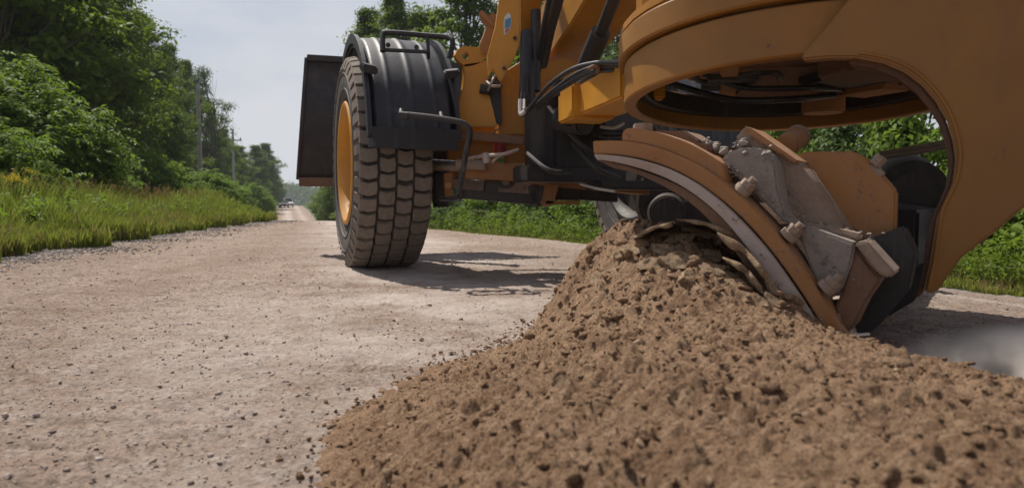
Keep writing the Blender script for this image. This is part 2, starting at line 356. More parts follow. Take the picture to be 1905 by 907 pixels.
# ------------------------------------------------------------------ terrain
YL = [-30, -6, 2, 5.4, 8.2, 12.4, 17, 24, 37, 92, 122, 166, 320, 1500]
XL = [-2.6, -3.2, -3.65, -3.96, -4.43, -5.27, -6.1, -8.4, -13.0, -32.0, -41.6, -55.8, -105, -490]
XR = [6.0, 5.5, 4.6, 3.95, 2.7, 0.4, -1.7, -4.6, -8.8, -26.0, -35.7, -49.8, -99, -484]
ZY = [-30, 9, 11, 14, 18, 28, 50, 75, 92, 122, 166, 200, 320, 500, 1500]
ZZ = [0, 0, 0, -0.012, -0.06, -0.33, -0.98, -1.62, -1.69, -0.93, -0.46, -0.6, -3.5, -5, -5]
xl = lambda y: np.interp(y, YL, XL); xr = lambda y: np.interp(y, YL, XR)
def terrain(x, y):
    z = np.interp(y, ZY, ZZ)
    s_ = np.clip((x - (xr(y) - 2.7)) / 2.7, 0, 1); s_ = s_ * s_ * (3 - 2 * s_)
    return z - 0.30 * s_ * np.interp(y, [0, 3, 25, 60], [0.35, 1, 1, 0])
def tz(x, y): return float(terrain(np.array([x]), np.array([y]))[0])

def grid_faces(nr, nc):
    i = np.arange(nr - 1)[:, None] * nc + np.arange(nc - 1)[None, :]
    i = i.ravel(); return np.stack([i, i + 1, i + nc + 1, i + nc], 1)

ys = np.concatenate([np.linspace(-60, 0, 20), np.geomspace(0.6, 1800, 150)])
us = np.concatenate([-np.geomspace(2500, 0.5, 70), np.linspace(-0.25, 7, 20), 7 + np.geomspace(0.5, 2500, 70)])
Yg, Ug = np.meshgrid(ys, us, indexing='ij'); Xg = Ug + xl(Yg)
Zg = terrain(Xg, Yg) - 0.012 - 0.03 * np.clip(1 - 0 * Xg, 0, 1)
offr = np.clip(np.maximum(xl(Yg) - Xg, Xg - xr(Yg)), 0, 8)
Zg = Zg + (vnoise(Xg * 0.7, Yg * 0.7, 3) * 0.05) * np.clip(offr, 0, 1) + 0.03 * np.clip(offr * 2, 0, 1)
g = mesh_np('ground', np.stack([Xg, Yg, Zg], -1).reshape(-1, 3), grid_faces(*Xg.shape), M['verge_soil'], smooth=True)
tag(g, 'green verge soil running out on both sides of the gravel road', kind='structure')

def noise_rd(X, Y):
    """surface relief of the packed gravel (metres)"""
    z = 0.010 * fbm(X * 1.3, Y * 1.3, 11, 4) + 0.0070 * fbm(X * 6, Y * 11, 21, 5, 0.68)
    z += 0.0080 * clods(X * 26, Y * 26, 31, 0.62) * (0.25 + np.clip(fbm(X * 2.1, Y * 2.1, 5, 4) * 1.8 + 0.35, 0, 1))
    z += 0.0085 * fbm(X * 8 + .6 * fbm(X * 3, Y * 3, 2, 2), Y * 19, 23, 5, .66) * (.5 + .5 * fbm(X * 1.1, Y * 1.1, 8, 2)) - .004 * np.clip(1 - 9 * np.abs(fbm(X * 5, Y * 10, 29, 4, .6)), 0, 1)
    z += 0.0045 * clods(X * 60, Y * 60, 37, 0.7)
    return z
ysr = [-30.0, -15, -6, -2]; y = 0.0
while y < 26: ysr.append(y); y += max(0.012, 0.0055 * y)
while y < 400: ysr.append(y); y *= 1.035
ysr = np.array(ysr); u = np.linspace(0, 1, 640)
Yr, Ur = np.meshgrid(ysr, u, indexing='ij')
jl = 0.22 * fbm(Yr * 0.9, Yr * 0 + 3, 41, 4); jr = 0.22 * fbm(Yr * 0.9, Yr * 0 + 9, 43, 4)
Xa, Xb = xl(Yr) - 0.15 + jl, xr(Yr) + 0.15 + jr
Xr_ = Xa + (Xb - Xa) * Ur
fade = np.interp(Yr, [0, 14, 30, 400], [1, 1, 0.3, 0])
Zr = terrain(Xr_, Yr) + noise_rd(Xr_, Yr) * fade
dist = np.minimum(Xr_ - Xa, Xb - Xr_); Zr -= 0.05 * np.clip(1 - dist / 0.25, 0, 1) ** 2
rd = mesh_np('road', np.stack([Xr_, Yr, Zr], -1).reshape(-1, 3), grid_faces(*Xr_.shape), M['road'], smooth=True)
tag(rd, 'beige packed gravel road surface', kind='structure')
def set_attr(o, name, vals):
    at_ = o.data.attributes.new(name, 'FLOAT', 'POINT'); at_.data.foreach_set('value', np.asarray(vals, dtype=np.float32).ravel())
set_attr(rd, 'edge', np.clip(1 - dist / 1.1, 0, 1))
cen = (Xr_ - Xa) / (Xb - Xa)
set_attr(rd, 'track', np.clip(np.exp(-((cen - 0.42) / 0.09) ** 2) * 0.9 + np.exp(-((cen - 0.72) / 0.06) ** 2) * 0.6, 0, 1) * np.interp(Yr, [0, 2, 6], [0.5, 0.8, 1]))

set_attr(rd, 'band', np.clip(np.exp(-((cen - 0.10) / 0.05) ** 2) + np.exp(-((cen - 0.25) / 0.035) ** 2) * .8 + np.exp(-((cen - 0.56) / 0.035) ** 2) * .8 + np.exp(-((cen - .9) / .06) ** 2), 0, 1))

# ------------------------------------------------------------------ dirt heap (height field through control points)
cpts = [  # x, y, z
 (.05,2.1,0),(.11,2.1,.09),(.175,2.1,.225),(.29,2.1,.325),(.40,2.1,.355),(.50,1.95,.325),(.56,2.05,.285),(.62,1.85,.225),(.70,1.70,.18),(.77,1.58,.11),
 (.82,1.5,.092),(.88,1.4,.08),(.93,1.28,.075),(.98,1.1,.07),(1.0,.8,.07),(1.0,.3,.06),
 (1.15,1.6,-.04),(1.25,1.2,-.04),(1.4,.7,-.04),(.98,1.85,-.04),(1.5,.2,-.05),(1.7,1.0,-.08),(1.75,2.3,-.1),
 (.68,2.15,.27),(.80,2.40,.27),(.78,1.95,.17),(1.02,2.30,.10),(1.19,2.8,.20),(1.5,2.75,-.02),(1.3,2.3,-.06),(.45,2.5,.22),(.4,2.95,-.05),(.8,3.1,.0),(.1,2.7,-.04),(-.2,2.7,-.08),
 (.086,2.36,0),(-.17,1.83,0),(-.29,1.45,0),(-.29,1.18,0),(-.255,1.0,0),(-.23,.7,0),(-.21,.3,0),(-.06,2.1,-.03),(-.30,1.85,-.03),
 (-.6,2,-.08),(-.6,1.4,-.06),(-.6,.9,-.06),(-.6,.3,-.06),
 (.17,1.85,.13),(.30,1.8,.235),(.45,1.75,.27),(.42,1.55,.195),(.2,1.55,.125),(.05,1.6,.07),(.32,1.2,.155),(.1,1.3,.11),(-.1,1.25,.065),(.6,1.2,.165),(.6,1.5,.16),
 (.6,.9,.15),(.3,.8,.14),(0,.8,.085),(-.15,.8,.045),(.8,.9,.115),(.85,1.2,.105),(.3,.3,.13),(.7,.3,.12),(0,.3,.08)]
cpa = np.array(cpts)
def _U(r2): return np.where(r2 > 0, r2 * np.log(r2 + 1e-12), 0)
n_ = len(cpa); A = np.zeros((n_ + 3, n_ + 3)); d2 = ((cpa[:, None, :2] - cpa[None, :, :2]) ** 2).sum(-1)
A[:n_, :n_] = _U(d2) + np.eye(n_) * 0.002; A[:n_, n_] = 1; A[:n_, n_ + 1:] = cpa[:, :2]; A[n_:, :n_] = A[:n_, n_:].T
wts = np.linalg.solve(A, np.concatenate([cpa[:, 2], [0, 0, 0]]))
def heap_base(X, Y):
    z = np.zeros_like(X) + wts[n_] + wts[n_ + 1] * X + wts[n_ + 2] * Y
    for i in range(n_): z += wts[i] * _U((X - cpa[i, 0]) ** 2 + (Y - cpa[i, 1]) ** 2)
    return z
def heap_relief(X, Y):
    a = R(-38); wx = X + 0.02 * fbm(X * 7, Y * 7, 61, 3); wy = Y + 0.02 * fbm(X * 7, Y * 7, 63, 3)
    U_, V_ = (wx * math.cos(a) - wy * math.sin(a)) * 1.35, (wx * math.sin(a) + wy * math.cos(a)) * 0.95
    z = 0.020 * fbm(X * 5, Y * 5, 51, 4) + 0.016 * fbm(U_ * 20, V_ * 12, 52, 5, 0.62)
    ft = np.interp(Y, [.6, 1.7], [.75, 1.25]); rg = 1 - np.abs(fbm(U_ * 26, V_ * 17, 57, 4, 0.6)) * 2; z += 0.012 * rg * ft
    z += 0.013 * clods(U_ * 15 + .5 * fbm(X * 30, Y * 30, 5, 2), V_ * 15 + .5 * fbm(X * 30, Y * 30, 6, 2), 71, 0.6) + 0.010 * clods(U_ * 34 + .4 * fbm(X * 60, Y * 60, 7, 2), V_ * 34, 75, 0.6) + 0.006 * fbm(X * 110, Y * 110, 79, 3, .7)
    return z
def heap_z(X, Y):
    b = heap_base(X, Y); k = np.clip((b + 0.02) / 0.06, 0, 1)
    return b + heap_relief(X, Y) * (0.25 + 0.75 * k)
yh = [0.2]
while yh[-1] < 3.15: yh.append(yh[-1] + max(0.0028, 0.0030 * yh[-1]))
yh = np.array(yh); xh = np.linspace(-0.6, 1.72, 620)
Yh, Xh = np.meshgrid(yh, xh, indexing='ij'); Zh = heap_z(Xh, Yh)
inner = Zh > (-0.03)
fc = grid_faces(*Xh.shape); keep = inner.ravel()[fc].any(1); fc = fc[keep]
used = np.unique(fc); remap = np.zeros(Xh.size, dtype=np.int64); remap[used] = np.arange(len(used))
hp = mesh_np('dirt_heap', np.stack([Xh, Yh, Zh], -1).reshape(-1, 3)[used], remap[fc], M['heap'], smooth=True)
tag(hp, 'long heap of loose brown soil rolling off the grader blade', 'dirt heap')

# lumps: irregular pebbles as one mesh
def ico(sub=1):
    b = bmesh.new(); bmesh.ops.create_icosphere(b, subdivisions=sub, radius=1)
    V = np.array([v.co[:] for v in b.verts]); Fc = np.array([[v.index for v in f.verts] for f in b.faces]); b.free(); return V, Fc
IV, IF = ico(2); IV1, IF1 = ico(1)
rs = np.random.RandomState(5)
def lumps(P, size, rsx, V0=IV, F0=IF, flat=0.7, rough=0.28):
    n = len(P); k = len(V0)
    sh = rsx.uniform(0.55, 1.35, (n, 1, 3)) * np.array([1.1, 1.1, flat])
    dirs = rsx.normal(size=(n, 9, 3)); dirs /= np.linalg.norm(dirs, axis=2, keepdims=True)
    proj = np.einsum('kc,njc->nkj', V0, dirs); cut = rsx.uniform(0.38, 0.85, (n, 1, 9))
    sc_ = np.min(np.where(proj > cut, cut / np.maximum(proj, 1e-3), 1.0), axis=2)[..., None]
    V = V0[None] * sc_ * (1 + rsx.uniform(-rough, rough, (n, k, 1)) * 0.35) * sh
    q = rsx.normal(size=(n, 4)); q /= np.linalg.norm(q, axis=1, keepdims=True); a, b, c, d = q.T
    a_ = rsx.uniform(0, 2 * np.pi, n); tl = rsx.normal(scale=0.35, size=n)
    ca, sa, ct, st = np.cos(a_), np.sin(a_), np.cos(tl), np.sin(tl)
    y_, z_ = V[..., 1] * ct[:, None] - V[..., 2] * st[:, None], V[..., 1] * st[:, None] + V[..., 2] * ct[:, None]
    x_ = V[..., 0]; V = np.stack([x_ * ca[:, None] - y_ * sa[:, None], x_ * sa[:, None] + y_ * ca[:, None], z_], -1)
    V = V * size[:, None, None] + P[:, None, :]
    Fc = (F0[None] + (np.arange(n) * k)[:, None, None]).reshape(-1, 3)
    return V.reshape(-1, 3), Fc
# clods on the heap
N = 15000; X = rs.uniform(-0.55, 1.3, N); Y = 0.45 + 2.3 * rs.uniform(0, 1, N) ** 1.3; hb = heap_base(X, Y)
kp = (hb > 0.0); X, Y = X[kp], Y[kp]; sz = 0.0022 + 0.008 * rs.power(0.35, len(X)) ** 1.8 * rs.uniform(0.5, 1, len(X))
sz = np.where(rs.uniform(size=len(X)) < 0.006, rs.uniform(0.012, 0.022, len(X)), sz)
V, Fc = lumps(np.stack([X, Y, heap_z(X, Y) + sz * 0.25], -1), sz, rs)
o = mesh_np('loose_clods', V, Fc, M['heap'], smooth=False); tag(o, 'loose soil clods scattered over the brown dirt heap', kind='stuff')
N = 420; X = rs.uniform(-0.3, 1.2, N); Y = 0.5 + 1.8 * rs.uniform(0, 1, N); kp = heap_base(X, Y) > 0.01; X, Y = X[kp], Y[kp]; sz = rs.uniform(.002, .006, len(X)) * rs.choice([1, 1, 1.5], len(X))
V, Fc = lumps(np.stack([X, Y, heap_z(X, Y) + sz * .3], -1), sz, rs)
o = mesh_np('heap_stones', V, Fc, M['slab']); tag(o, 'pale stones caught in the brown soil of the heap', kind='stuff')
N = 480; X = rs.uniform(.0, .95, N); Y = rs.uniform(1.15, 2.25, N); kp = heap_base(X, Y) > 0.05; X, Y = X[kp], Y[kp]; sz = rs.uniform(.005, .017, len(X)) * rs.choice([.6, .8, 1, 1.2], len(X)) * np.interp(Y, [1.15, 2.0], [.5, 1.1])
V, Fc = lumps(np.stack([X, Y, heap_z(X, Y) + sz * .3], -1), sz, rs)
o = mesh_np('broken_clods', V, Fc, M['heap']); tag(o, 'broken clods tumbling down the upper face of the heap', kind='stuff')
# crumbs rolling off the heap foot on to the road
N = 260; X = rs.uniform(.2, .78, N); Y = rs.uniform(1.6, 2.3, N); sz = rs.uniform(.005, .021, N) * rs.choice([.6, .8, 1, 1.3], N)
V, Fc = lumps(np.stack([X, Y, heap_z(X, Y) + sz * .35], -1), sz, rs)
o = mesh_np('crest_clods', V, Fc, M['heap']); tag(o, 'angular broken clods crowded on the crest of the heap', kind='stuff')
N = 1500; Y = 0.6 + 1.9 * rs.uniform(0, 1, N); ex = np.interp(Y, [.3, .7, 1.0, 1.18, 1.45, 1.83, 2.33, 2.6], [-.21, -.23, -.255, -.29, -.29, -.17, .086, .1])
X = ex - np.abs(rs.normal(scale=0.05, size=N)) + 0.03; sz = rs.uniform(0.0015, 0.005, N) * rs.choice([1, 1, 1, 1.9], N)
V, Fc = lumps(np.stack([X, Y, terrain(X, Y) + noise_rd(X, Y) + sz * 0.4], -1), sz, rs, IV1, IF1)
o = mesh_np('soil_crumbs', V, Fc, M['heap']); tag(o, 'brown soil crumbs strewn on the road along the heap foot', kind='stuff')
# stones on the road
N = 34000; D = np.exp(rs.uniform(math.log(0.9), math.log(15), N)); PX = rs.uniform(-1.0, 1.0, N); X = PX * D; Y = D
kp = (X > xl(Y)) & (X < xr(Y)) & ~((heap_base(np.clip(X, -.6, 1.7), np.clip(Y, .2, 2.95)) > -0.02) & (np.abs(X - .5) < 1.1) & (Y < 2.9))
X, Y = X[kp], Y[kp]; sz = (0.0019 + 0.0048 * rs.power(0.5, len(X)) ** 3) * rs.choice([1, 1, 1, 1, 1, 1.8], len(X)) * np.interp(Y, [1, 6, 15], [0.8, 1.2, 1.8])
V, Fc = lumps(np.stack([X, Y, terrain(X, Y) + noise_rd(X, Y) * np.interp(Y, [14, 30], [1, .3]) + sz * 0.3], -1), sz, rs, IV1, IF1)
o = mesh_np('loose_stones', V, Fc, M['stone']); tag(o, 'small loose stones lying on the packed gravel road', kind='stuff')
N = 9000; Y = np.exp(rs.uniform(math.log(3.5), math.log(30), N)); X = xl(Y) + rs.normal(scale=0.35, size=N) + 0.15
sz = rs.uniform(0.006, 0.02, N) * np.interp(Y, [3, 30], [0.8, 1.7])
V, Fc = lumps(np.stack([X, Y, terrain(X, Y) + 0.003 + sz * 0.15], -1), sz, rs, IV1, IF1)
o = mesh_np('edge_gravel', V, Fc, M['stone_grey']); tag(o, 'loose grey gravel along the grassy left edge of the road', kind='stuff')

# crust slabs lying on the heap under the curl of the blade
def slab(px, py, Y, wid, dep, th, yaw, tilt, roll, label, seed, curve=0.0):
    r_ = random.Random(seed); n = 9; Y = 0.9; hit = None
    while Y < 2.6:
        c = at(px, py, Y)
        if heap_base(np.array([c.x]), np.array([c.y]))[0] + .008 > c.z: hit = Y; break
        Y += .01
    c = at(px, py, (hit if hit else 1.95) - .022)
    pts = []; n = r_.choice((5, 6, 6, 7))
    for i in range(n):
        a = 2 * math.pi * i / n + r_.uniform(-.35, .35); k = r_.uniform(0.7, 1.25)
        pts.append((math.cos(a) * wid / 2 * k, math.sin(a) * dep / 2 * k))
    b = bmesh.new(); top = []; bot = []
    Mx = Matrix.Translation(c) @ Matrix.Rotation(yaw, 4, 'Z') @ Matrix.Rotation(tilt, 4, 'X') @ Matrix.Rotation(roll, 4, 'Y')
    f = b.faces.new([b.verts.new((x, y, -curve * x * x)) for x, y in pts])
    ext = bmesh.ops.extrude_face_region(b, geom=[f]); 
    for v in ext['geom']:
        if isinstance(v, bmesh.types.BMVert): v.co.z -= th; v.co.x *= 0.82; v.co.y = v.co.y * 0.9 + .3 * th
    bmesh.ops.triangulate(b, faces=[f_ for f_ in b.faces if len(f_.verts) > 4])
    bmesh.ops.subdivide_edges(b, edges=list(b.edges), cuts=4, use_grid_fill=True)
    bmesh.ops.recalc_face_normals(b, faces=b.faces)
    for v in b.verts:
        p_ = v.co * 60; nz = vnoise(np.array([p_.x + seed * 9]), np.array([p_.y + p_.z * 3]))[0]
        v.co += Vector((nz, -nz, nz)) * 0.0035
    bmesh.ops.transform(b, matrix=Matrix.Translation(-c) @ Mx, verts=b.verts)
    me = bpy.data.meshes.new('crust_slab'); b.to_mesh(me); b.free(); me.materials.append(M['slab'])
    o = bpy.data.objects.new('crust_slab', me); col.objects.link(o); o.location = c
    return tag(o, label, 'dirt slab', 'slabs of crust broken loose on top of the heap')
slab(1125, 512, 1.93, .105, .07, .016, .3, R(28), R(-28), 'pale crust slab sticking out on the left shoulder of the dirt heap', 1)
slab(1228, 428, 2.02, .15, .07, .013, .1, R(22), R(-6), 'long thin crust slab on the very top of the dirt heap, left half', 2, 1.2)
slab(1303, 424, 1.98, .12, .06, .012, -.1, R(18), R(10), 'thin crust slab at the heap top just under the blade curl', 3, 1.5)
slab(1262, 446, 1.92, .10, .06, .014, .4, R(30), R(-25), 'tilted crust slab wedged below the two topmost slabs', 4)
slab(1262, 482, 1.86, .085, .06, .03, .1, R(45), R(4), 'thick blocky crust slab in the middle of the heap top', 5)
slab(1318, 474, 1.85, .10, .06, .022, -.2, R(38), R(12), 'pale crust slab to the right of the thick blocky one', 6)
slab(1320, 497, 1.82, .09, .045, .015, -.15, R(30), R(10), 'narrow crust slab lying below the pale one in the centre', 7)
slab(1372, 462, 1.88, .11, .06, .013, -.5, R(25), R(32), 'curved crust slab leaning against the inside of the blade, upper', 8, 1.5)
slab(1425, 512, 1.80, .12, .06, .013, -.6, R(25), R(42), 'curved crust slab leaning against the inside of the blade, lower', 9, 1.5)
slab(1362, 530, 1.78, .09, .06, .022, -.2, R(35), R(12), 'rounded pale crust slab in the dark hollow beside the blade', 10)
slab(1205, 490, 1.90, .07, .05, .018, .3, R(40), R(-20), 'small reddish crust slab left of the thick blocky one', 11)
slab(1400, 555, 1.74, .08, .05, .02, -.3, R(30), R(20), 'lowest crust slab near the bottom of the blade arc', 12)
slab(1045, 712, 1.33, .035, .028, .016, .6, R(35), R(-35), 'single upright stone flake on the left slope of the heap', 13)
slab(1600, 650, 1.52, .05, .03, .014, .0, R(10), R(5), 'flat pale flake lying beside the blade tip', 14)

def curl(pts, t0, t1, th, label):
    Bv_ = Vector((.56, .83, 0)).normalized(); pB_ = Vector((.773, 1.60, 0))
    Q = [Vector((*p, 0)) for p in pts]; O = []; N_ = len(Q)
    for i in range(N_ - 1):
        for k in range(5):
            t_ = k / 5; p0, p1, p2, p3 = Q[max(i - 1, 0)], Q[i], Q[i + 1], Q[min(i + 2, N_ - 1)]
            O.append(0.5 * ((2 * p1) + (p2 - p0) * t_ + (2 * p0 - 5 * p1 + 4 * p2 - p3) * t_ * t_ + (-p0 + 3 * p1 - 3 * p2 + p3) * t_ ** 3))
    O.append(Q[-1]); V = []; rows = 9
    for s_i in range(2):
        for q in range(rows):
            for i, p in enumerate(O):
                d = (O[min(i + 1, len(O) - 1)] - O[max(i - 1, 0)]).normalized(); nrm = Vector((-d.y, d.x, 0)); fr = i / (len(O) - 1)
                thk = th * min(1, 5 * fr + .15, 5 * (1 - fr) + .15) * (1 + .3 * vnoise(np.array([i * .6]), np.array([t0 * 40.]))[0]); pp_ = p + nrm * thk * s_i
                jag = 0.03 * vnoise(np.array([i * .45 + q * 0]), np.array([t0 * 50.]))[0] if q == 0 else 0
                w_ = onplane(pp_.x, pp_.y, pB_ + Bv_ * (t0 + (t1 - t0) * q / (rows - 1) + jag), Bv_); w_.z += 0.0022 * vnoise(np.array([i * .5]), np.array([q * 1.3 + s_i * 9]))[0]
                V.append(w_[:])
    c_ = len(O); F_ = []
    for q in range(rows - 1):
        for i in range(c_ - 1):
            a = q * c_ + i; F_.append((a, a + 1, a + c_ + 1, a + c_)); a += rows * c_; F_.append((a + c_, a + c_ + 1, a + 1, a))
    for q in (0, rows - 1):
        for i in range(c_ - 1): a = q * c_ + i; F_.append((a, a + rows * c_, a + rows * c_ + 1, a + 1))
    for i in (0, c_ - 1):
        for q in range(rows - 1): a = q * c_ + i; F_.append((a, a + c_, a + c_ + rows * c_, a + rows * c_))
    o = mesh_np('crust_curl', np.array(V), np.array(F_), M['slab'], origin=V[c_ // 2]); return tag(o, label, 'dirt slab')
for a_ in [(1180, 462, .08, .06, .022, .2, R(30), R(-15), 'brown crust block on the left shoulder just below the crest'), (1240, 462, .07, .05, .026, -.3, R(35), R(8), 'crust block directly under the tilted slab'),
    (1290, 452, .08, .05, .020, .5, R(25), R(14), 'crust block leaning right behind the thick blocky slab'), (1345, 508, .08, .05, .024, .1, R(38), R(16), 'crust block in the dark hollow near the pale rounded slab'),
    (1392, 520, .07, .045, .020, -.4, R(30), R(28), 'crust block close to the blade halfway down its arc'), (1290, 515, .065, .05, .022, .7, R(40), R(2), 'reddish crust block at the lower edge of the crest slabs'),
    (1160, 470, .06, .04, .018, .1, R(30), R(-30), 'small crust block farthest left on the crest'), (1440, 560, .06, .04, .018, -.5, R(30), R(35), 'small crust block wedged low between heap and blade')]:
    slab(a_[0], a_[1], 1.9, *a_[2:8], seed=a_[0], label=a_[8])
curl([(1178, 442), (1210, 422), (1250, 412), (1256, 414)], -.02, .16, 9, 'thin curled crust strip on the left crest of the heap')
curl([(1258, 408), (1300, 410), (1345, 424), (1395, 455), (1440, 500), (1475, 548), (1500, 590)], .0, .20, 9, 'long curled crust sheet standing along the inside of the blade')
curl([(1335, 432), (1375, 452), (1412, 488), (1440, 528), (1458, 560)], -.05, .10, 13, 'inner curled crust sheet in front of the long one')
curl([(1345, 478), (1380, 492), (1408, 520), (1425, 548)], -.09, .04, 11, 'short curled crust sheet nearest to the camera')

# ------------------------------------------------------------------ motor grader
YAW = R(20)
RX, FW = Vector((math.cos(YAW), math.sin(YAW), 0)), Vector((-math.sin(YAW), math.cos(YAW), 0))
WL = Vector((-0.892, 4.67, 0.68)); WR = WL + RX * 2.12
root = empty('motor_grader', (WL.x + 0.98, 5.02, 0), 'yellow motor grader cutting the gravel road, seen low from beside its curved blade', 'motor grader')
def wmat(c): return Matrix.Translation(c) @ Matrix.Rotation(YAW, 4, 'Z')

def wheel(c, side):
    Mw = wmat(c); s = side
    wroot = bpy.data.objects.new('wheel', None); col.objects.link(wroot); wroot.parent = root; wroot.location = c - root.location
    T = Part()
    # carcass: tread floor, shoulders, bulging side walls, bead
    prof = [(-.185, .640), (-.10, .646), (0, .648), (.10, .646), (.185, .640), (.212, .635), (.222, .60), (.226, .55), (.222, .50), (.21, .45), (.195, .415), (.18, .392), (.17, .36), (.13, .34),
            (-.13, .34), (-.17, .36), (-.18, .392), (-.195, .415), (-.21, .45), (-.222, .50), (-.226, .55), (-.222, .60), (-.212, .635)]
    T.lathe([(x, r) for x, r in prof], Mw, 96)
    for rr, ww in ((.575, .2275), (.48, .2215), (.43, .2045)):
        for sg in (-1, 1): T.lathe([(sg * (ww - .006), rr - .006), (sg * (ww + .003), rr - .003), (sg * (ww + .003), rr + .003), (sg * (ww - .006), rr + .006)], Mw, 96)
    T.build('tyre_carcass', M['rubber'], wroot)
    # tread blocks: five staggered columns of chamfered lugs
    B = Part(); rows = 43; cols_ = 4; W_ = .41; rg = random.Random(3)
    b = bmesh.new()
    for ci in range(cols_):
        x0 = -W_ / 2 + ci * W_ / cols_; x1 = x0 + W_ / cols_
        for ri in range(rows):
            off = (0.5 if ci % 2 else 0) + 0.06 * ci
            a0 = 2 * math.pi * (ri + off) / rows; da = 2 * math.pi / rows; gp = da * 0.095; gx = .0075
            if ci in (0,): xs = (x0 - .006, x1 - gx)
            elif ci == cols_ - 1: xs = (x0 + gx, x1 + .006)
            else: xs = (x0 + gx, x1 - gx)
            zig = .10 * da * rg.uniform(.5, 1.5); a0 += rg.uniform(-.03, .03) * da
            cs = [(xs[0], a0 + gp), ((xs[0] + xs[1]) / 2, a0 + gp + zig), (xs[1], a0 + gp), (xs[1] + (.004 if ci < cols_ - 1 else 0), a0 + da / 2), (xs[1], a0 + da - gp), ((xs[0] + xs[1]) / 2, a0 + da - gp + zig), (xs[0], a0 + da - gp), (xs[0] - (.004 if ci > 0 else 0), a0 + da / 2)]
            mxx = sum(q[0] for q in cs) / 8; maa = sum(q[1] for q in cs) / 8
            def rad(x, top): return (0.684 if top else 0.636) - 0.9 * max(0, abs(x) - .15) ** 2 * (2.2 if top else 1) * 2
            jit = rg.uniform(-.0015, .001)
            rings = []
            for k, (f_, top) in enumerate(((1.0, 0), (0.985, 0.8), (0.90, 1))):
                ring = []
                for (x, a) in cs:
                    xx = mxx + (x - mxx) * f_; aa = maa + (a - maa) * f_
                    rr = rad(xx, False) + (rad(xx, True) - rad(xx, False)) * top + (jit if top else 0)
                    ring.append(b.verts.new(Mw @ Vector((xx, -rr * math.sin(aa), rr * math.cos(aa)))))
                rings.append(ring)
            for k in range(2):
                for j in range(8): b.faces.new((rings[k][j], rings[k][(j + 1) % 8], rings[k + 1][(j + 1) % 8], rings[k + 1][j]))
            b.faces.new(rings[2])
    # shoulder lugs running down the side wall
    bmesh.ops.recalc_face_normals(b, faces=b.faces); B._merge(b)
    for sg in (-1, 1):
        for ri in range(rows):
            a = 2 * math.pi * (ri + .25) / rows; hw = 2 * math.pi / rows * .30
            pts = []
            for (x, r) in ((.207, .668), (.222, .640), (.232, .602)):
                pts.append((x, r))
            o_ = [Mw @ Vector((sg * x, -r * math.sin(a - hw), r * math.cos(a - hw))) for x, r in pts]
            i_ = [Mw @ Vector((sg * (x - .02), -(r - .012) * math.sin(a - hw), (r - .012) * math.cos(a - hw))) for x, r in pts]
            tv = Mw.to_3x3() @ Vector((0, -math.cos(a), -math.sin(a))) * (2 * hw * .64)
            B.strip(o_, i_, tv)
    B.build('tread', M['tread'], wroot, ang=25)
    # rim
    Rm = Part()
    for sg in (-1, 1):
        Rm.lathe([(sg * .205, .395), (sg * .212, .385), (sg * .205, .368), (sg * .175, .355), (sg * .12, .345), (sg * .06, .335), (sg * .06, .32), (sg * .13, .325), (sg * .18, .335), (sg * .20, .35), (sg * .222, .372), (sg * .222, .392), (sg * .212, .402)], Mw, 80)
    Rm.lathe([(s * .02, .335), (s * .035, .32), (s * .06, .24), (s * .085, .20), (s * .09, .10), (s * .06, .10), (s * .05, .20), (s * .02, .25), (s * -.01, .335)], Mw, 64)
    Rm.build('rim', M['yellow_front'] if side < 0 else M['dark'], wroot)  # far rim dark: its shade put into the colour, along with inner grime
    H = Part(); H.lathe([(s * -.12, .001), (s * -.12, .12), (s * .10, .12), (s * .12, .11), (s * .15, .08), (s * .155, .001)], Mw, 32, closed=True)
    for k in range(10):
        a = 2 * math.pi * k / 10; q = Vector((s * .085, .155 * math.cos(a), .155 * math.sin(a))); H.cyl(Mw @ q, Mw @ (q + Vector((s * .03, 0, 0))), .014, n=6)
    H.cyl(Mw @ Vector((-s * .10, 0, 0)), Mw @ Vector((-s * .14, 0, 0)), .335, n=48, bev=.005); H.cyl(Mw @ Vector((-s * .14, 0, 0)), Mw @ Vector((-s * .24, 0, 0)), .20, .15, n=32)
    H.build('hub', M['dark'], wroot)
    return wroot
wheel(WL, -1); wheel(WR, 1)

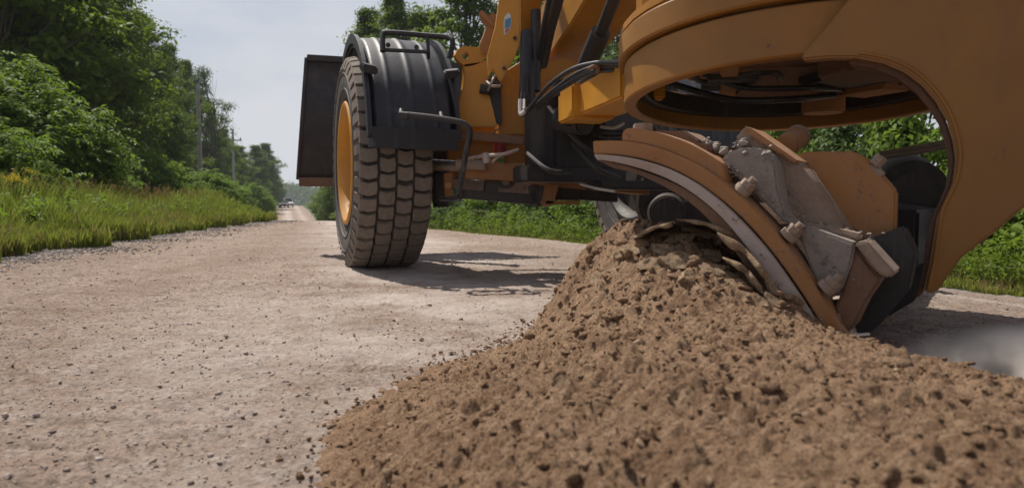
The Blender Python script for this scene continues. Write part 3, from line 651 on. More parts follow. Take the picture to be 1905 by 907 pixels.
def fender(c, xo0, xo1, mir=1):
    """plastic mudguard curving over the tyre: xo0..xo1 across, r about .80"""
    Mw = wmat(c); fr = bpy.data.objects.new('fender', None); col.objects.link(fr); fr.parent = root; fr.location = c - root.location
    P = Part(); n = 40; a0, a1 = R(-24), R(86)
    ws = xo1 - xo0
    prof = []   # across profile: (x, dr) with four ribs and edge lips
    def rib(u, cx, wd=.022, h=.007): return h * math.exp(-((u - cx) / wd) ** 2)
    m = 56
    for i in range(m + 1):
        u_ = i / m; x = xo0 + ws * u_
        r = 0.805 + rib(u_, .24) + rib(u_, .50, .03, .008) + rib(u_, .76) - 0.05 * max(0, abs(u_ - .5) - .42) / .08 - .012 * (2 * u_ - 1) ** 2
        prof.append((x, r))
    b = bmesh.new(); rings = []; N_ = n + 12
    for i in range(N_ + 1):
        row_o, row_i = [], []
        for (x, r) in prof:
            if i <= n:
                a = a0 + (a1 - a0) * i / n; k = 1.0 - .045 * max(0, math.sin(a * 1.1)) * 0
                rr = r; rr2 = r - .008
                row_o.append(Vector((x, -rr * math.sin(a), rr * math.cos(a)))); row_i.append(Vector((x, -rr2 * math.sin(a), rr2 * math.cos(a))))
            else:
                dz = -(i - n) / 12 * 0.0
                row_o.append(Vector((x, -r, dz))); row_i.append(Vector((x, -r + .008, dz)))
        rings.append((row_o, row_i))
        if i == n: break
    VO = [[b.verts.new(Mw @ v) for v in ro] for ro, ri in rings]; VI = [[b.verts.new(Mw @ v) for v in ri] for ro, ri in rings]
    for i in range(len(VO) - 1):
        for j in range(m):
            b.faces.new((VO[i][j], VO[i][j + 1], VO[i + 1][j + 1], VO[i + 1][j])); b.faces.new((VI[i][j + 1], VI[i][j], VI[i + 1][j], VI[i + 1][j + 1]))
        for j in (0, m): b.faces.new((VO[i][j], VO[i + 1][j], VI[i + 1][j], VI[i][j]))
    for i in (0, len(VO) - 1):
        for j in range(m): b.faces.new((VO[i][j], VO[i][j + 1], VI[i][j + 1], VI[i][j]))
    bmesh.ops.recalc_face_normals(b, faces=b.faces); P._merge(b)
    P.build('shell', M['plastic'], fr, ang=40)
    # raised outer flange following the arc on the outer side
    Fl = Part()
    for x in (xo0, xo1):
        Fl.lathe([(x - .012, .76), (x + .012, .76), (x + .012, .818), (x - .012, .818)], Mw, 30, a0, a1 - R(4))
    Fl.build('flange', M['plastic'], fr)
    # step lugs
    for x in (xo0 + .015, xo1 - .015):
        Lg = Part()
        a = R(55); p = Vector((x, -.83 * math.sin(a), .83 * math.cos(a))); sgn = -1 if x < (xo0 + xo1) / 2 else 1
        Lg.prism([Mw @ (p + Vector(v)) for v in ((-sgn * .045, .03, .0), (sgn * .03, .035, .015), (sgn * .055, 0, .01), (sgn * .03, -.04, -.01), (-sgn * .045, -.035, -.02))], Mw.to_3x3() @ Vector((0, -.012, .045)), .008)
        Lg.build('lug', M['plastic'], fr)
    # lower flap
    Fp = Part()
    pts = []
    for (u_, z) in ((0.02, .10), (0.98, .10), (1.0, -.02), (.99, -.06 + .155 - .1), (.97, .03), (.10, .03), (.04, .05)):
        pass
    Fp.prism([Mw @ Vector((xo0 + ws * u_, -.822, z)) for u_, z in ((.0, .16), (1.0, .16), (1.0, .055), (.985, .04), (.06, .045), (.02, .10))], Mw.to_3x3() @ Vector((0, -.010, 0)), .003)
    Fp.build('mud_flap', M['plastic'], fr)
    return fr
fl = fender(WL, -.17, .335)
fender(WR, -.335, .22)
# tubular guards on the left fender
Y0 = 3.78
G = Part(); G.tube([at(712, 96, 4.02), at(713, 66, 4.06), at(725, 61, 4.06), at(790, 66, 4.04), at(832, 70, 4.02), at(842, 78, 4.0), at(836, 108, 3.98)], .0155, sub=8)
G.tube([at(714, 93, 4.03), at(760, 95, 4.02), at(797, 97, 4.01)], .011); G.tube([at(795, 68, 4.03), at(797, 97, 4.01), at(797, 108, 4.08)], .010)
for q in ((722, 84), (775, 88)): G.cyl(at(*q, 4.07), at(*q, 4.02), .014, n=12)
G.build('step_rail', M['black'], fl)
G = Part(); G.tube([at(742, 212, 3.70), at(800, 218, 3.68), at(850, 226, 3.66), at(868, 234, 3.66), at(874, 250, 3.66), at(866, 290, 3.68), at(857, 340, 3.72), at(852, 364, 3.76), at(838, 370, 3.9)], .0155, sub=8)
G.cyl(at(746, 205, 3.80), at(746, 216, 3.69), .012, n=12); G.cyl(at(820, 211, 3.80), at(822, 222, 3.67), .012, n=12)
G.cyl(at(742, 214, 3.69), at(760, 216, 3.69), .021, n=16, bev=.004)
G.build('guard_rail', M['black'], fl)
G = Part(); G.tube([at(820, 369, 4.2), at(845, 370, 3.95), at(858, 366, 3.78)], .014); G.build('rail_brace', M['black'], fl)

# front push blade (seen from behind, raised) at the far side of the left wheel
fbp = bpy.data.objects.new('front_blade', None); col.objects.link(fbp); fbp.parent = root; fbp.location = at(680, 340, 6.0) - root.location
P = Part(); outer, inn = [], []
for i in range(13):
    u_ = i / 12; yy = 108 + (334 - 108) * u_
    bow = 0.16 * (4 * (u_ - .5) ** 2) * 1.0
    outer.append(at(571 - 16 * u_, yy, 5.70 + bow)); inn.append(at(571 - 16 * u_, yy, 5.75 + bow))
P.strip(outer, inn, Vector((1.36, .42, 0)), 0.004)
P.build('plough_sheet', M['blade_back'], fbp)
P = Part(); P.beam(at(571, 108, 5.8), at(571, 108, 5.8) + Vector((1.36, .42, 0)), .06, .05); P.build('top_rail', M['blade_back'], fbp)
P = Part(); P.strip([p + Vector((-.012, -.03, 0)) for p in outer], [p + Vector((-.012, .12, 0)) for p in outer], Vector((.024, .007, 0)), .003); P.build('end_plate', M['blade_back'], fbp)
P = Part(); P.beam(at(556, 338, 5.84), at(556, 338, 5.84) + Vector((1.36, .42, 0)), .04, .075); P.build('cutting_edge', M['rust'], fbp)
P = Part()
for k in (.45, .75, 1.05): P.strip([p + Vector((k, k * .31 - .05, 0)) for p in outer[2:-1]], [p + Vector((k, k * .31 + .04, 0)) for p in outer[2:-1]], Vector((.02, .005, 0)))
P.beam(at(700, 300, 5.6), at(880, 300, 5.0), .12, .14); P.build('mounting_frame', M['dark'], fbp)

# front frame, uprights, sticker plate
def pl(part, pix, Y, th, bev=.005, tilt=0.0):
    """flat plate standing at depth Y, th thick away from the camera; tilt = how much Y grows per px to the right"""
    x0 = pix[0][0]
    part.prism([at(px, py, Y + tilt * (px - x0)) for px, py in pix], Vector((-math.sin(YAW), math.cos(YAW), 0)) * th, bev); return part
ff = bpy.data.objects.new('front_frame', None); col.objects.link(ff); ff.parent = root; ff.location = at(920, 300, 4.4) - root.location
P = Part()
# upright ear with pin hole (built as two halves round the hole)
hc = (866, 104); hole = [(hc[0] + 7 * math.cos(a), hc[1] + 7 * math.sin(a)) for a in [math.pi * 2 * k / 12 for k in range(12)]]
outl = [(866, 86), (857, 88), (850, 94), (847, 102), (850, 110), (858, 118), (866, 124), (880, 122), (895, 116), (908, 104), (908, 91), (880, 87)]
hs_ = sorted(hole, key=lambda q: math.atan2(q[1] - hc[1], q[0] - hc[0])); ol = sorted(outl, key=lambda q: math.atan2(q[1] - hc[1], q[0] - hc[0]))
P.strip([at(x, y, 4.25) for x, y in ol + ol[:1]], [at(x, y, 4.25) for x, y in hs_ + hs_[:1]], FW * .05)
pl(P, [(862, 119), (908, 112), (910, 150), (914, 180), (926, 236), (852, 236), (852, 196), (861, 165), (864, 140)], 4.25, .05)
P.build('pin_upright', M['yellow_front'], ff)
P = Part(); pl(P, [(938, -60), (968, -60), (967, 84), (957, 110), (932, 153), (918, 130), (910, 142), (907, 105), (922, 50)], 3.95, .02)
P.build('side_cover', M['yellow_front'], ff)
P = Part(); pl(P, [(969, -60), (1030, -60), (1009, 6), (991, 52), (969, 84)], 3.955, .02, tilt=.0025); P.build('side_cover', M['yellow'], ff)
for (x, y) in ((958, 71), (938, 127)): P = Part(); P.cyl(at(x, y, 3.955), at(x, y, 3.93), .011, n=6); P.build('cover_bolt', M['dark'], ff)
# decal: small upright badge, blue field with a pale top band and red foot
dec = Part(); pl(dec, [(939, 31), (945, 24), (950, 27), (952, 40), (949, 58), (938, 66), (937, 45)], 3.9465, .003, 0); dd = dec.build('decal', M['decal_white'], ff, smooth=False)
P = Part(); pl(P, [(940, 37), (950, 33), (950.5, 41), (948.5, 51), (939, 53)], 3.9435, .003, 0); P.build('decal_field', M['decal_blue'], dd, smooth=False)
P = Part(); pl(P, [(940, 55), (948, 52), (947, 58), (940, 62)], 3.943, .003, 0); P.build('decal_foot', M['decal_red'], dd, smooth=False)
# lifting clevis above the upright
P = Part(); pl(P, [(893, 24), (900, 33), (921, 22), (925, 60), (905, 96), (897, 92), (893, 82), (900, 66), (906, 48), (898, 40)], 4.3, .03); P.cyl(at(903, 90, 4.3), at(903, 90, 4.2), .03)
P.beam(at(893, 22, 4.3), at(920, 50, 4.3), .03, .03); P.build('clevis', M['yellow_dusty'], ff)
# column behind
P = Part(); pl(P, [(930, 140), (992, 100), (1000, 250), (928, 250)], 4.30, .10); P.build('front_column', M['yellow'], ff)
P = Part(); pl(P, [(905, 150), (921, 138), (932, 152), (934, 232), (926, 232), (912, 180)], 4.24, .02); P.cyl(at(893, 165, 4.2), at(912, 168, 4.2), .03); P.cyl(at(912, 150, 4.2), at(934, 162, 4.2), .012)
P.build('link_plate', M['dark'], ff)
P = Part(); P.tube([at(905, 152, 4.15), at(916, 160, 4.12), at(930, 160, 4.15)], .009); P.tube([at(908, 168, 4.15), at(916, 150, 4.1), at(921, 140, 4.15)], .007); P.build('hose', M['steel_bright'], ff)
P = Part(); pl(P, [(846, 232), (1000, 238), (1002, 268), (846, 262)], 4.38, .18); pl(P, [(830, 262), (925, 262), (925, 304), (868, 304), (850, 330), (840, 330)], 4.42, .06)
pl(P, [(942, 262), (1010, 266), (1010, 304), (942, 304)], 4.42, .06); P.build('bolster', M['yellow'], ff)
P = Part(); P.beam(at(850, 250, 4.2), at(978, 262, 4.12), .05, .05); P.tube([at(918, 250, 4.12), at(922, 242, 4.1), at(929, 241, 4.1)], .006); P.build('upper_link', M['rust'], ff)
P = Part(); P.cyl(at(930, 263, 4.3), at(930, 284, 4.3), .038, bev=.005); P.build('red_canister', M['red'], ff)

# front axle with tie rods
ax = bpy.data.objects.new('front_axle', None); col.objects.link(ax); ax.parent = root; ax.location = at(930, 330, 4.3) - root.location
P = Part(); pl(P, [(866, 305), (875, 299), (905, 301), (990, 308), (1040, 322), (1100, 332), (1210, 340), (1210, 362), (1100, 352), (1010, 345), (985, 338), (900, 333), (866, 331)], 4.22, .14)
P.build('axle_beam', M['yellow_dusty'], ax)
P = Part(); P.cyl(at(805, 301, 4.3), at(852, 304, 4.2), .016); P.build('steering_rod', M['chrome'], ax)
P = Part(); P.cyl(at(806, 311, 4.3), at(855, 313, 4.2), .02); P.cyl(at(850, 305, 4.2), at(905, 308, 4.16), .030); P.build('steering_cylinder', M['dusty'], ax)
P = Part(); P.tube([at(868, 296, 4.1), at(900, 290, 4.05), at(935, 287, 4.0), at(965, 278, 4.0)], .011); P.cyl(at(903, 284, 4.05), at(907, 303, 4.05), .026, n=12, bev=.004)
P.tube([at(915, 302, 4.05), at(930, 290, 4.03), at(950, 284, 4.0)], .008); P.build('tie_rod', M['worn'], ax)
P = Part(); pl(P, [(860, 352), (1010, 362), (1012, 382), (990, 380), (862, 369)], 4.32, .08); pl(P, [(905, 334), (927, 334), (928, 358), (903, 358)], 4.3, .05)
a_ring = [(943, 336)]
P.strip([at(943 + 17 * math.cos(a), 334 + 17 * math.sin(a), 4.31) for a in [math.pi * k / 12 for k in range(13)]], [at(943 + 11 * math.cos(a), 334 + 11 * math.sin(a), 4.31) for a in [math.pi * k / 12 for k in range(13)]], FW * .05)
pl(P, [(995, 345), (1018, 342), (1016, 382), (1000, 384)], 4.25, .12); P.build('lower_link', M['dark'], ax)
P = Part(); pl(P, [(1020, 342), (1042, 340), (1030, 382), (1012, 384)], 4.2, .1); pl(P, [(1012, 372), (1082, 374), (1080, 380), (1012, 380)], 4.2, .1); P.build('axle_bracket', M['yellow_dusty'], ax)
P = Part(); pl(P, [(826, 322), (843, 320), (842, 372), (832, 374), (828, 360)], 4.25, .05); P.cyl(at(834, 345, 4.24), at(834, 345, 4.15), .02); P.build('kingpin_bracket', M['yellow_dusty'], ax)
P = Part(); pl(P, [(810, 325), (830, 318), (830, 378), (812, 378)], 4.4, .12); P.cyl(at(820, 310, 4.5), at(820, 385, 4.5), .05); P.build('kingpin', M['dark'], ax)
P = Part(); pl(P, [(858, 334), (1002, 340), (1000, 358), (990, 366), (860, 356)], 4.62, .02); P.build('skid_plate', M['worn'], ax)
P = Part(); pl(P, [(1195, 330), (1335, 345), (1400, 420), (1350, 470), (1215, 440), (1190, 390)], 4.75, .08, .02); P.cyl(at(1240, 395, 4.75), at(1240, 395, 4.6), .14, .11, n=28, bev=.01); P.build('wheel_knuckle', M['dark'], ax)
P = Part(); P.tube([at(1080, 342, 3.9), at(1110, 350, 3.8), at(1145, 356, 3.7)], .008); P.build('grease_line', M['steel_bright'], ax)

# gooseneck main frame: arches up from the front bolster and back over the camera
P = Part()
gn = [(Vector((.20, 4.95, 1.02)), .30, .34), (at(1040, 100, 4.55), .31, .36), (at(1095, 5, 4.0), .32, .38), (Vector((.78, 3.15, 1.98)), .33, .40), (Vector((1.12, 2.2, 2.12)), .34, .40), (Vector((1.5, 1.15, 2.14)), .34, .42), (Vector((1.95, -.1, 2.05)), .34, .44)]
cen_ = []
for i in range(len(gn) - 1):
    for k in range(5):
        t_ = k / 5; p0 = gn[max(i - 1, 0)][0]; p1 = gn[i][0]; p2 = gn[i + 1][0]; p3 = gn[min(i + 2, len(gn) - 1)][0]
        cen_.append((0.5 * ((2 * p1) + (p2 - p0) * t_ + (2 * p0 - 5 * p1 + 4 * p2 - p3) * t_ * t_ + (-p0 + 3 * p1 - 3 * p2 + p3) * t_ ** 3), gn[i][1] + (gn[i + 1][1] - gn[i][1]) * t_, gn[i][2]))
cen_.append(gn[-1])
b = bmesh.new(); rings = []
for i, (p_, w1, h1) in enumerate(cen_):
    d = (cen_[min(i + 1, len(cen_) - 1)][0] - cen_[max(i - 1, 0)][0]).normalized(); x = RX; n_up = x.cross(d).normalized()
    if n_up.z < 0: n_up = -n_up
    rings.append([b.verts.new(p_ + x * sx_ * w1 / 2 + n_up * sy_ * h1 / 2) for sx_, sy_ in ((-1, -.93), (-.93, -1), (.93, -1), (1, -.93), (1, .93), (.93, 1), (-.93, 1), (-1, .93))])
for i in range(len(rings) - 1):
    for k in range(8): b.faces.new((rings[i][k], rings[i][(k + 1) % 8], rings[i + 1][(k + 1) % 8], rings[i + 1][k]))
b.faces.new(rings[0]); b.faces.new(rings[-1][::-1]); bmesh.ops.recalc_face_normals(b, faces=b.faces); P._merge(b)
P.build('main_frame', M['yellow'], root, ang=25)
P = Part(); c0 = Vector((1.92, .05, 0))
P.box(c0 + Vector((0, 0, 1.62)), (1.5, 1.7, .10), Matrix.Rotation(YAW, 4, 'Z'), .02); P.box(c0 + Vector((0, 0, 3.15)), (1.6, 1.8, .12), Matrix.Rotation(YAW, 4, 'Z'), .03)
for sx_ in (-1, 1):
    for sy_ in (-1, 1): P.box(c0 + RX * sx_ * .70 + FW * sy_ * .80 + Vector((0, 0, 2.4)), (.09, .09, 1.5), Matrix.Rotation(YAW, 4, 'Z'), .01)
    P.box(c0 + RX * sx_ * .71 + Vector((0, 0, 1.95)), (.06, 1.6, .60), Matrix.Rotation(YAW, 4, 'Z'), .01)
P.box(c0 + FW * .8 + Vector((0, 0, 1.95)), (1.4, .06, .60), Matrix.Rotation(YAW, 4, 'Z'), .01); P.build('cab', M['yellow'], root)
P = Part(); P.box(c0 - FW * 2.2 + Vector((0, 0, 1.75)), (1.1, 2.6, 1.0), Matrix.Rotation(YAW, 4, 'Z'), .08); P.build('engine_hood', M['yellow'], root)
P = Part(); P.tube([at(1010, 120, 4.0), at(1022, 60, 3.7), at(1040, -10, 3.3), at(1060, -120, 2.8)], .028, n=14); P.tube([at(1000, 130, 4.0), at(1012, 60, 3.7), at(1026, -10, 3.35), at(1040, -120, 2.8)], .022, n=12)
P.build('hydraulic_hoses', M['black'], root)
P = Part(); P.cyl(at(1090, 125, 3.7), at(1118, 60, 3.5), .05, n=20); P.cyl(at(1118, 60, 3.5), at(1150, -20, 3.2), .03); P.build('lift_cylinder', M['dark'], root)
P = Part(); P.cyl(at(983, 60, 3.95), at(980, 196, 3.85), .045, n=24, bev=.006); P.cyl(at(997, 20, 3.95), at(996, 170, 3.88), .028, n=20)
P.cyl(at(975, 140, 3.80), at(974, 178, 3.8), .025, n=16); P.build('vertical_cylinder', M['black'], root)
P = Part()
P.tube([at(972, 172, 3.7), at(969, 214, 3.65), at(985, 200, 3.6), at(1020, 160, 3.4), at(1062, 130, 3.1), at(1110, 117, 2.9), at(1160, 116, 2.7), at(1200, 100, 2.6)], .010)
P.tube([at(978, 176, 3.72), at(975, 206, 3.68), at(995, 196, 3.6), at(1030, 168, 3.4), at(1068, 140, 3.15), at(1110, 124, 2.95), at(1160, 122, 2.8)], .010)
P.tube([at(1000, 200, 3.6), at(1030, 174, 3.4), at(1055, 158, 3.2), at(1095, 135, 3.0), at(1150, 128, 2.9)], .013)
P.tube([at(1050, 190, 3.8), at(1075, 160, 3.4), at(1120, 135, 3.1), at(1160, 130, 2.95)], .018)
P.build('curved_hose', M['black'], root)
P = Part(); P.tube([at(968, 186, 3.68), at(968.5, 212, 3.635), at(977, 206, 3.62)], .012, n=8); P.tube([at(975, 186, 3.68), at(975, 204, 3.64)], .010, n=8); P.build('hose_fitting', M['steel_bright'], root)
P = Part(); pl(P, [(1125, 119), (1160, 113), (1160, 122), (1128, 128)], 2.95, .02); P.tube([at(1095, 128, 2.95), at(1112, 122, 2.9), at(1112, 134, 2.95)], .010); P.build('hose_clamp', M['rust'], root)
# dark cluster round the drawbar ball
P = Part()
P.box(at(1085, 265, 4.1), (.52, .35, .34), Matrix.Rotation(YAW, 4, 'Z'), .02)
P.cyl(at(1010, 180, 4.05), at(1012, 330, 4.1), .11, n=20, bev=.01); P.cyl(at(1060, 150, 4.05), at(1055, 330, 4.1), .10, n=20, bev=.01)
P.box(at(1060, 325, 4.0), (.62, .22, .09), Matrix.Rotation(YAW + .05, 4, 'Z'), .01)
P.box(at(1140, 232, 3.9), (.30, .25, .13), Matrix.Rotation(YAW + .1, 4, 'Z'), .02); P.cyl(at(1040, 225, 3.8), at(1090, 230, 3.6), .06, n=20, bev=.01)
P.box(at(1180, 345, 4.1), (.55, .2, .05), Matrix.Rotation(YAW, 4, 'Z'), .01)
for (a_, b_) in (((1020, 200), (1130, 300)), ((1060, 260), (1150, 330)), ((980, 285), (1060, 320)), ((1090, 240), (1190, 250))):
    P.tube([at(*a_, 3.9), at((a_[0] + b_[0]) / 2, (a_[1] + b_[1]) / 2 + 14, 3.75), at(*b_, 3.85)], .014)
P.build('drawbar_socket', M['dark'], root)
P = Part(); P.cyl(at(1080, 180, 3.95), at(1110, 190, 3.6), .055, n=24, bev=.008); pl(P, [(1002, 118), (1052, 108), (1082, 120), (1076, 150), (1004, 150)], 4.12, .1); P.build('socket_cap', M['yellow'], root)
P = Part(); pl(P, [(1082, 372), (1150, 376), (1150, 360), (1085, 346)], 4.3, .05); pl(P, [(1040, 346), (1080, 350), (1078, 372), (1030, 372)], 4.3, .1); P.build('under_guard', M['dark'], root)
P = Part(); P.tube([at(1118, 236, 3.6), at(1142, 238, 3.5), at(1160, 230, 3.4)], .008); P.build('brake_line', M['steel_bright'], root)

# drawbar
db = bpy.data.objects.new('drawbar', None); col.objects.link(db); db.parent = root; db.location = Vector((.3, 3.1, .88)) - root.location
P = Part(); d0 = at(1036, 205, 3.62) + Vector((.10, 0, 0)); d1 = at(1152, 150, 2.86) + Vector((.10, 0, 0)); P.beam(d0, d1, .20, .145, .010)
P.beam(at(1046, 200, 3.50) + Vector((.09, 0, 0)), at(1070, 188, 3.30) + Vector((.09, 0, 0)), .215, .16, .01)
P.build('drawbar_beam', M['yellow_front'], db)
P = Part(); P.cyl(Vector((.26, 4.2, .86)), d0, .07, .09); P.build('drawbar_ball', M['dark'], db)

# circle: a horizontal ring, slightly tilted
RC = Vector((1.06, 2.60, 0)); RR = .625
def ringpt(r, a, z):
    x = RC.x + r * math.cos(a); yv = RC.y + r * math.sin(a)
    return Vector((x, yv, z - 0.075 * (yv - 2.0)))
def band(P, ri, ro, z0, z1, n=96, a0=0, a1=2 * math.pi, bev=0):
    b = bmesh.new(); full = abs(a1 - a0 - 2 * math.pi) < 1e-6; m = n if full else n + 1; rg = []
    e = .006
    for i in range(m):
        a = a0 + (a1 - a0) * i / n
        rg.append([b.verts.new(ringpt(r, a, z)) for r, z in ((ri + e, z0), (ro - e, z0), (ro, z0 + e), (ro, z1 - e), (ro - e, z1), (ri + e, z1), (ri, z1 - e), (ri, z0 + e))])
    for i in range(n):
        A_, B_ = rg[i], rg[(i + 1) % m]
        for j in range(8): b.faces.new((A_[j], A_[(j + 1) % 8], B_[(j + 1) % 8], B_[j]))
    if not full: b.faces.new(rg[0]); b.faces.new(rg[-1][::-1])
    bmesh.ops.recalc_face_normals(b, faces=b.faces); P._merge(b)
cir = bpy.data.objects.new('circle', None); col.objects.link(cir); cir.parent = root; cir.location = Vector((1.06, 2.6, .9)) - root.location
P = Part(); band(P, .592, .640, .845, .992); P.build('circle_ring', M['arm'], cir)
P = Part(); band(P, .555, .598, .90, .975); P.build('gear_ring', M['dark'], cir)
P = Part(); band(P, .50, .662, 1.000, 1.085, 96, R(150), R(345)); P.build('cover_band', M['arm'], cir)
P = Part(); P.prism([ringpt(.655, math.pi * (-.27 + 1.54 * k / 30), 1.09) for k in range(31)], (0, 0, .035), .006)
P.prism([at(1196, 44, 2.45), at(1330, 30, 2.3), at(1330, -60, 2.3), at(1196, -60, 2.45)], FW * .05, .005); P.build('drawbar_plate', M['yellow'], cir)
P = Part(); P.tube([at(1240, 13, 2.3), at(1290, 8, 2.3), at(1350, 10, 2.25), at(1400, 4, 2.2)], .010); P.tube([at(1300, 18, 2.2), at(1360, 12, 2.2), at(1400, 14, 2.15)], .008); P.build('top_hoses', M['steel_bright'], cir)
P = Part()
P.beam(Vector((1.0, 2.05, 1.0)), Vector((1.15, 3.15, .93)), .36, .10, .01); P.beam(Vector((.48, 2.75, .97)), Vector((1.62, 2.45, .97)), .16, .12, .01)
P.cyl(Vector((1.22, 2.42, .86)), Vector((1.22, 2.42, 1.0)), .16, n=32, bev=.01); P.build('cross_member', M['rust'], cir)
P = Part(); P.box(Vector((1.28, 2.62, .93)), (.30, .30, .11), Matrix.Rotation(.2, 4, 'Z'), .01); P.box(Vector((.86, 2.80, .94)), (.20, .3, .10), Matrix.Rotation(-.2, 4, 'Z'), .01)
P.tube([Vector((.6, 2.5, .93)), Vector((.75, 2.75, .90)), Vector((.95, 2.6, .91)), Vector((1.1, 2.9, .92))], .016); P.tube([Vector((1.4, 2.3, .92)), Vector((1.5, 2.6, .88)), Vector((1.35, 2.9, .92))], .014)
P.build('swivel_housing', M['dark'], cir)
P = Part(); P.cyl(Vector((1.30, 2.95, .80)), Vector((1.30, 2.95, .97)), .085, n=24, bev=.008); P.box(Vector((1.42, 2.78, .90)), (.16, .22, .09), Matrix.Rotation(.4, 4, 'Z'), .01); P.build('circle_motor', M['yellow_dusty'], cir)
P = Part(); P.tube([Vector((1.30, 2.85, .86)), Vector((1.1, 2.75, .83)), Vector((.9, 2.9, .85)), Vector((.62, 2.8, .9))], .013); P.tube([Vector((1.34, 2.84, .88)), Vector((1.12, 2.68, .86)), Vector((.9, 2.78, .88)), Vector((.66, 2.6, .92))], .011); P.build('motor_hoses', M['black'], cir)
P = Part(); P.beam(Vector((.70, 2.25, .965)), Vector((.95, 3.12, .91)), .07, .08, .006); P.beam(Vector((1.52, 2.4, .96)), Vector((1.35, 3.1, .91)), .07, .08, .006); P.build('stiffener', M['yellow_dusty'], cir)
for k, (x, y) in enumerate(((.62, 2.62), (.70, 2.42), (.72, 2.72), (1.45, 2.7))): P = Part(); P.box(Vector((x, y, .92)), (.09, .05, .04), Matrix.Rotation(k, 4, 'Z'), .006); P.build('wear_shoe', M['yellow_dusty'], cir)

# blade arm: heavy plate curving down from the circle
Bv = Vector((.56, .83, 0)).normalized(); Fv = Vector((-.83, .56, 0)).normalized()
pA = Vector((.468 * 1.93, 1.93, 0))
arm_o = [(1490, 104), (1545, 40), (1625, -60), (1720, -90), (1800, -90), (1900, -90), (1990, -60), (2010, 60), (2010, 170), (2000, 260), (1960, 330), (1905, 386), (1850, 432), (1790, 478), (1762, 515), (1742, 545)]
arm_i = [(1490, 112), (1540, 107), (1590, 107), (1640, 116), (1682, 134), (1714, 158), (1740, 188), (1760, 222), (1773, 262), (1778, 300), (1772, 340), (1758, 372), (1744, 402), (1738, 440), (1730, 490), (1718, 545)]
P = Part(); P.strip([onplane(x, y, pA, Bv) for x, y in arm_o], [onplane(x, y, pA, Bv) for x, y in arm_i], Bv * .055, .008)
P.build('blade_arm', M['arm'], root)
P = Part(); ai2 = [(x, y) for x, y in arm_i[2:]]
P.strip([onplane(x - 1, y + 1, pA + Bv * .056, Bv) for x, y in ai2], [onplane(x - 14, y + 10, pA + Bv * .056, Bv) for x, y in ai2], Bv * .12, .004); P.build('arm_flange', M['rust'], root)
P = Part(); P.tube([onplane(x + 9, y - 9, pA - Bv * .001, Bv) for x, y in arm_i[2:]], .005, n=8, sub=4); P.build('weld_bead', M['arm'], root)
# tilt cylinder in the shade behind the arm
P = Part(); cc = at(1700, 358, 2.35); P.cyl(cc, cc + Vector((.25, .5, .06)), .105, n=32, bev=.01); P.cyl(cc - Vector((.02, .03, 0)), cc + Vector((.1, .2, .02)), .07, n=24)
P.cyl(at(1640, 400, 2.3), at(1760, 420, 2.25), .05, n=24); P.box(at(1690, 440, 2.3), (.22, .16, .18), Matrix.Rotation(.6, 4, 'Z'), .01); P.build('tilt_cylinder', M['dark'], root)
P = Part(); P.tube([at(1640, 285, 2.6), at(1700, 275, 2.4), at(1775, 262, 2.2)], .008); P.tube([at(1630, 295, 2.6), at(1700, 284, 2.4), at(1775, 270, 2.2)], .008); P.build('steel_pipes', M['dusty'], root)

# moldboard
mb = bpy.data.objects.new('moldboard', None); col.objects.link(mb); mb.parent = root; mb.location = Vector((.8, 1.65, .1)) - root.location
pB = Vector((.773, 1.60, 0))
def pr(px, py, t_=0.0): return onplane(px, py, pB + Bv * t_, Bv)
def cr(pts, sub=4):
    P_ = [Vector((*p, 0)) for p in pts]; Q = []
    for i in range(len(P_) - 1):
        p0 = P_[max(i - 1, 0)]; p1 = P_[i]; p2 = P_[i + 1]; p3 = P_[min(i + 2, len(P_) - 1)]
        for k in range(sub):
            t_ = k / sub; v = 0.5 * ((2 * p1) + (p2 - p0) * t_ + (2 * p0 - 5 * p1 + 4 * p2 - p3) * t_ * t_ + (-p0 + 3 * p1 - 3 * p2 + p3) * t_ ** 3); Q.append((v.x, v.y))
    Q.append(pts[-1]); return Q
o_ = cr([(1102, 262), (1158, 262), (1210, 271), (1260, 288), (1310, 313), (1360, 348), (1410, 394), (1455, 445), (1500, 506), (1540, 571), (1578, 640)])
i_ = cr([(1104, 286), (1150, 288), (1200, 297), (1250, 314), (1300, 341), (1350, 378), (1395, 420), (1438, 470), (1480, 527), (1518, 586), (1552, 650)])
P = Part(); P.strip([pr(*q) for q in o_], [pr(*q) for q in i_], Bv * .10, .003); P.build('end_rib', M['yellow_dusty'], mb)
k_ = cr([(1140, 312), (1180, 322), (1222, 340), (1262, 362), (1300, 390), (1340, 432), (1378, 482), (1415, 535), (1455, 590), (1490, 640), (1510, 668)])
m_ = cr([(1108, 296), (1160, 307), (1215, 325), (1262, 345), (1305, 373), (1350, 413), (1395, 467), (1435, 524), (1475, 584), (1510, 630), (1530, 655)])
P = Part(); P.strip([pr(*q, .10) for q in o_], [pr(*q, .10) for q in m_], Bv * 3.1, .003)
P.build('curved_sheet', M['rust'], mb)
P = Part(); P.strip([pr(*q, .004) for q in m_], [pr(*q, .004) for q in k_], Bv * .09, 0); P.build('inner_liner', M['rust'], mb)
s_o = cr([(1104, 287), (1150, 290), (1200, 300), (1250, 317), (1300, 344), (1348, 381), (1392, 424), (1435, 474), (1475, 530), (1510, 584), (1528, 618)])
s_i = cr([(1109, 296), (1155, 304), (1208, 319), (1255, 339), (1298, 366), (1344, 406), (1388, 458), (1429, 516), (1468, 576), (1500, 620), (1515, 640)])
P = Part(); P.strip([pr(*q, -.012) for q in s_o], [pr(*q, -.012) for q in s_i], Bv * .015, .002); P.build('end_bit', M['worn'], mb)
u_o = cr([(1157, 246), (1170, 238), (1205, 242), (1240, 251), (1280, 266), (1315, 285), (1345, 304)])
u_i = cr([(1157, 262), (1175, 264), (1210, 271), (1245, 282), (1284, 300), (1320, 320), (1352, 342)])
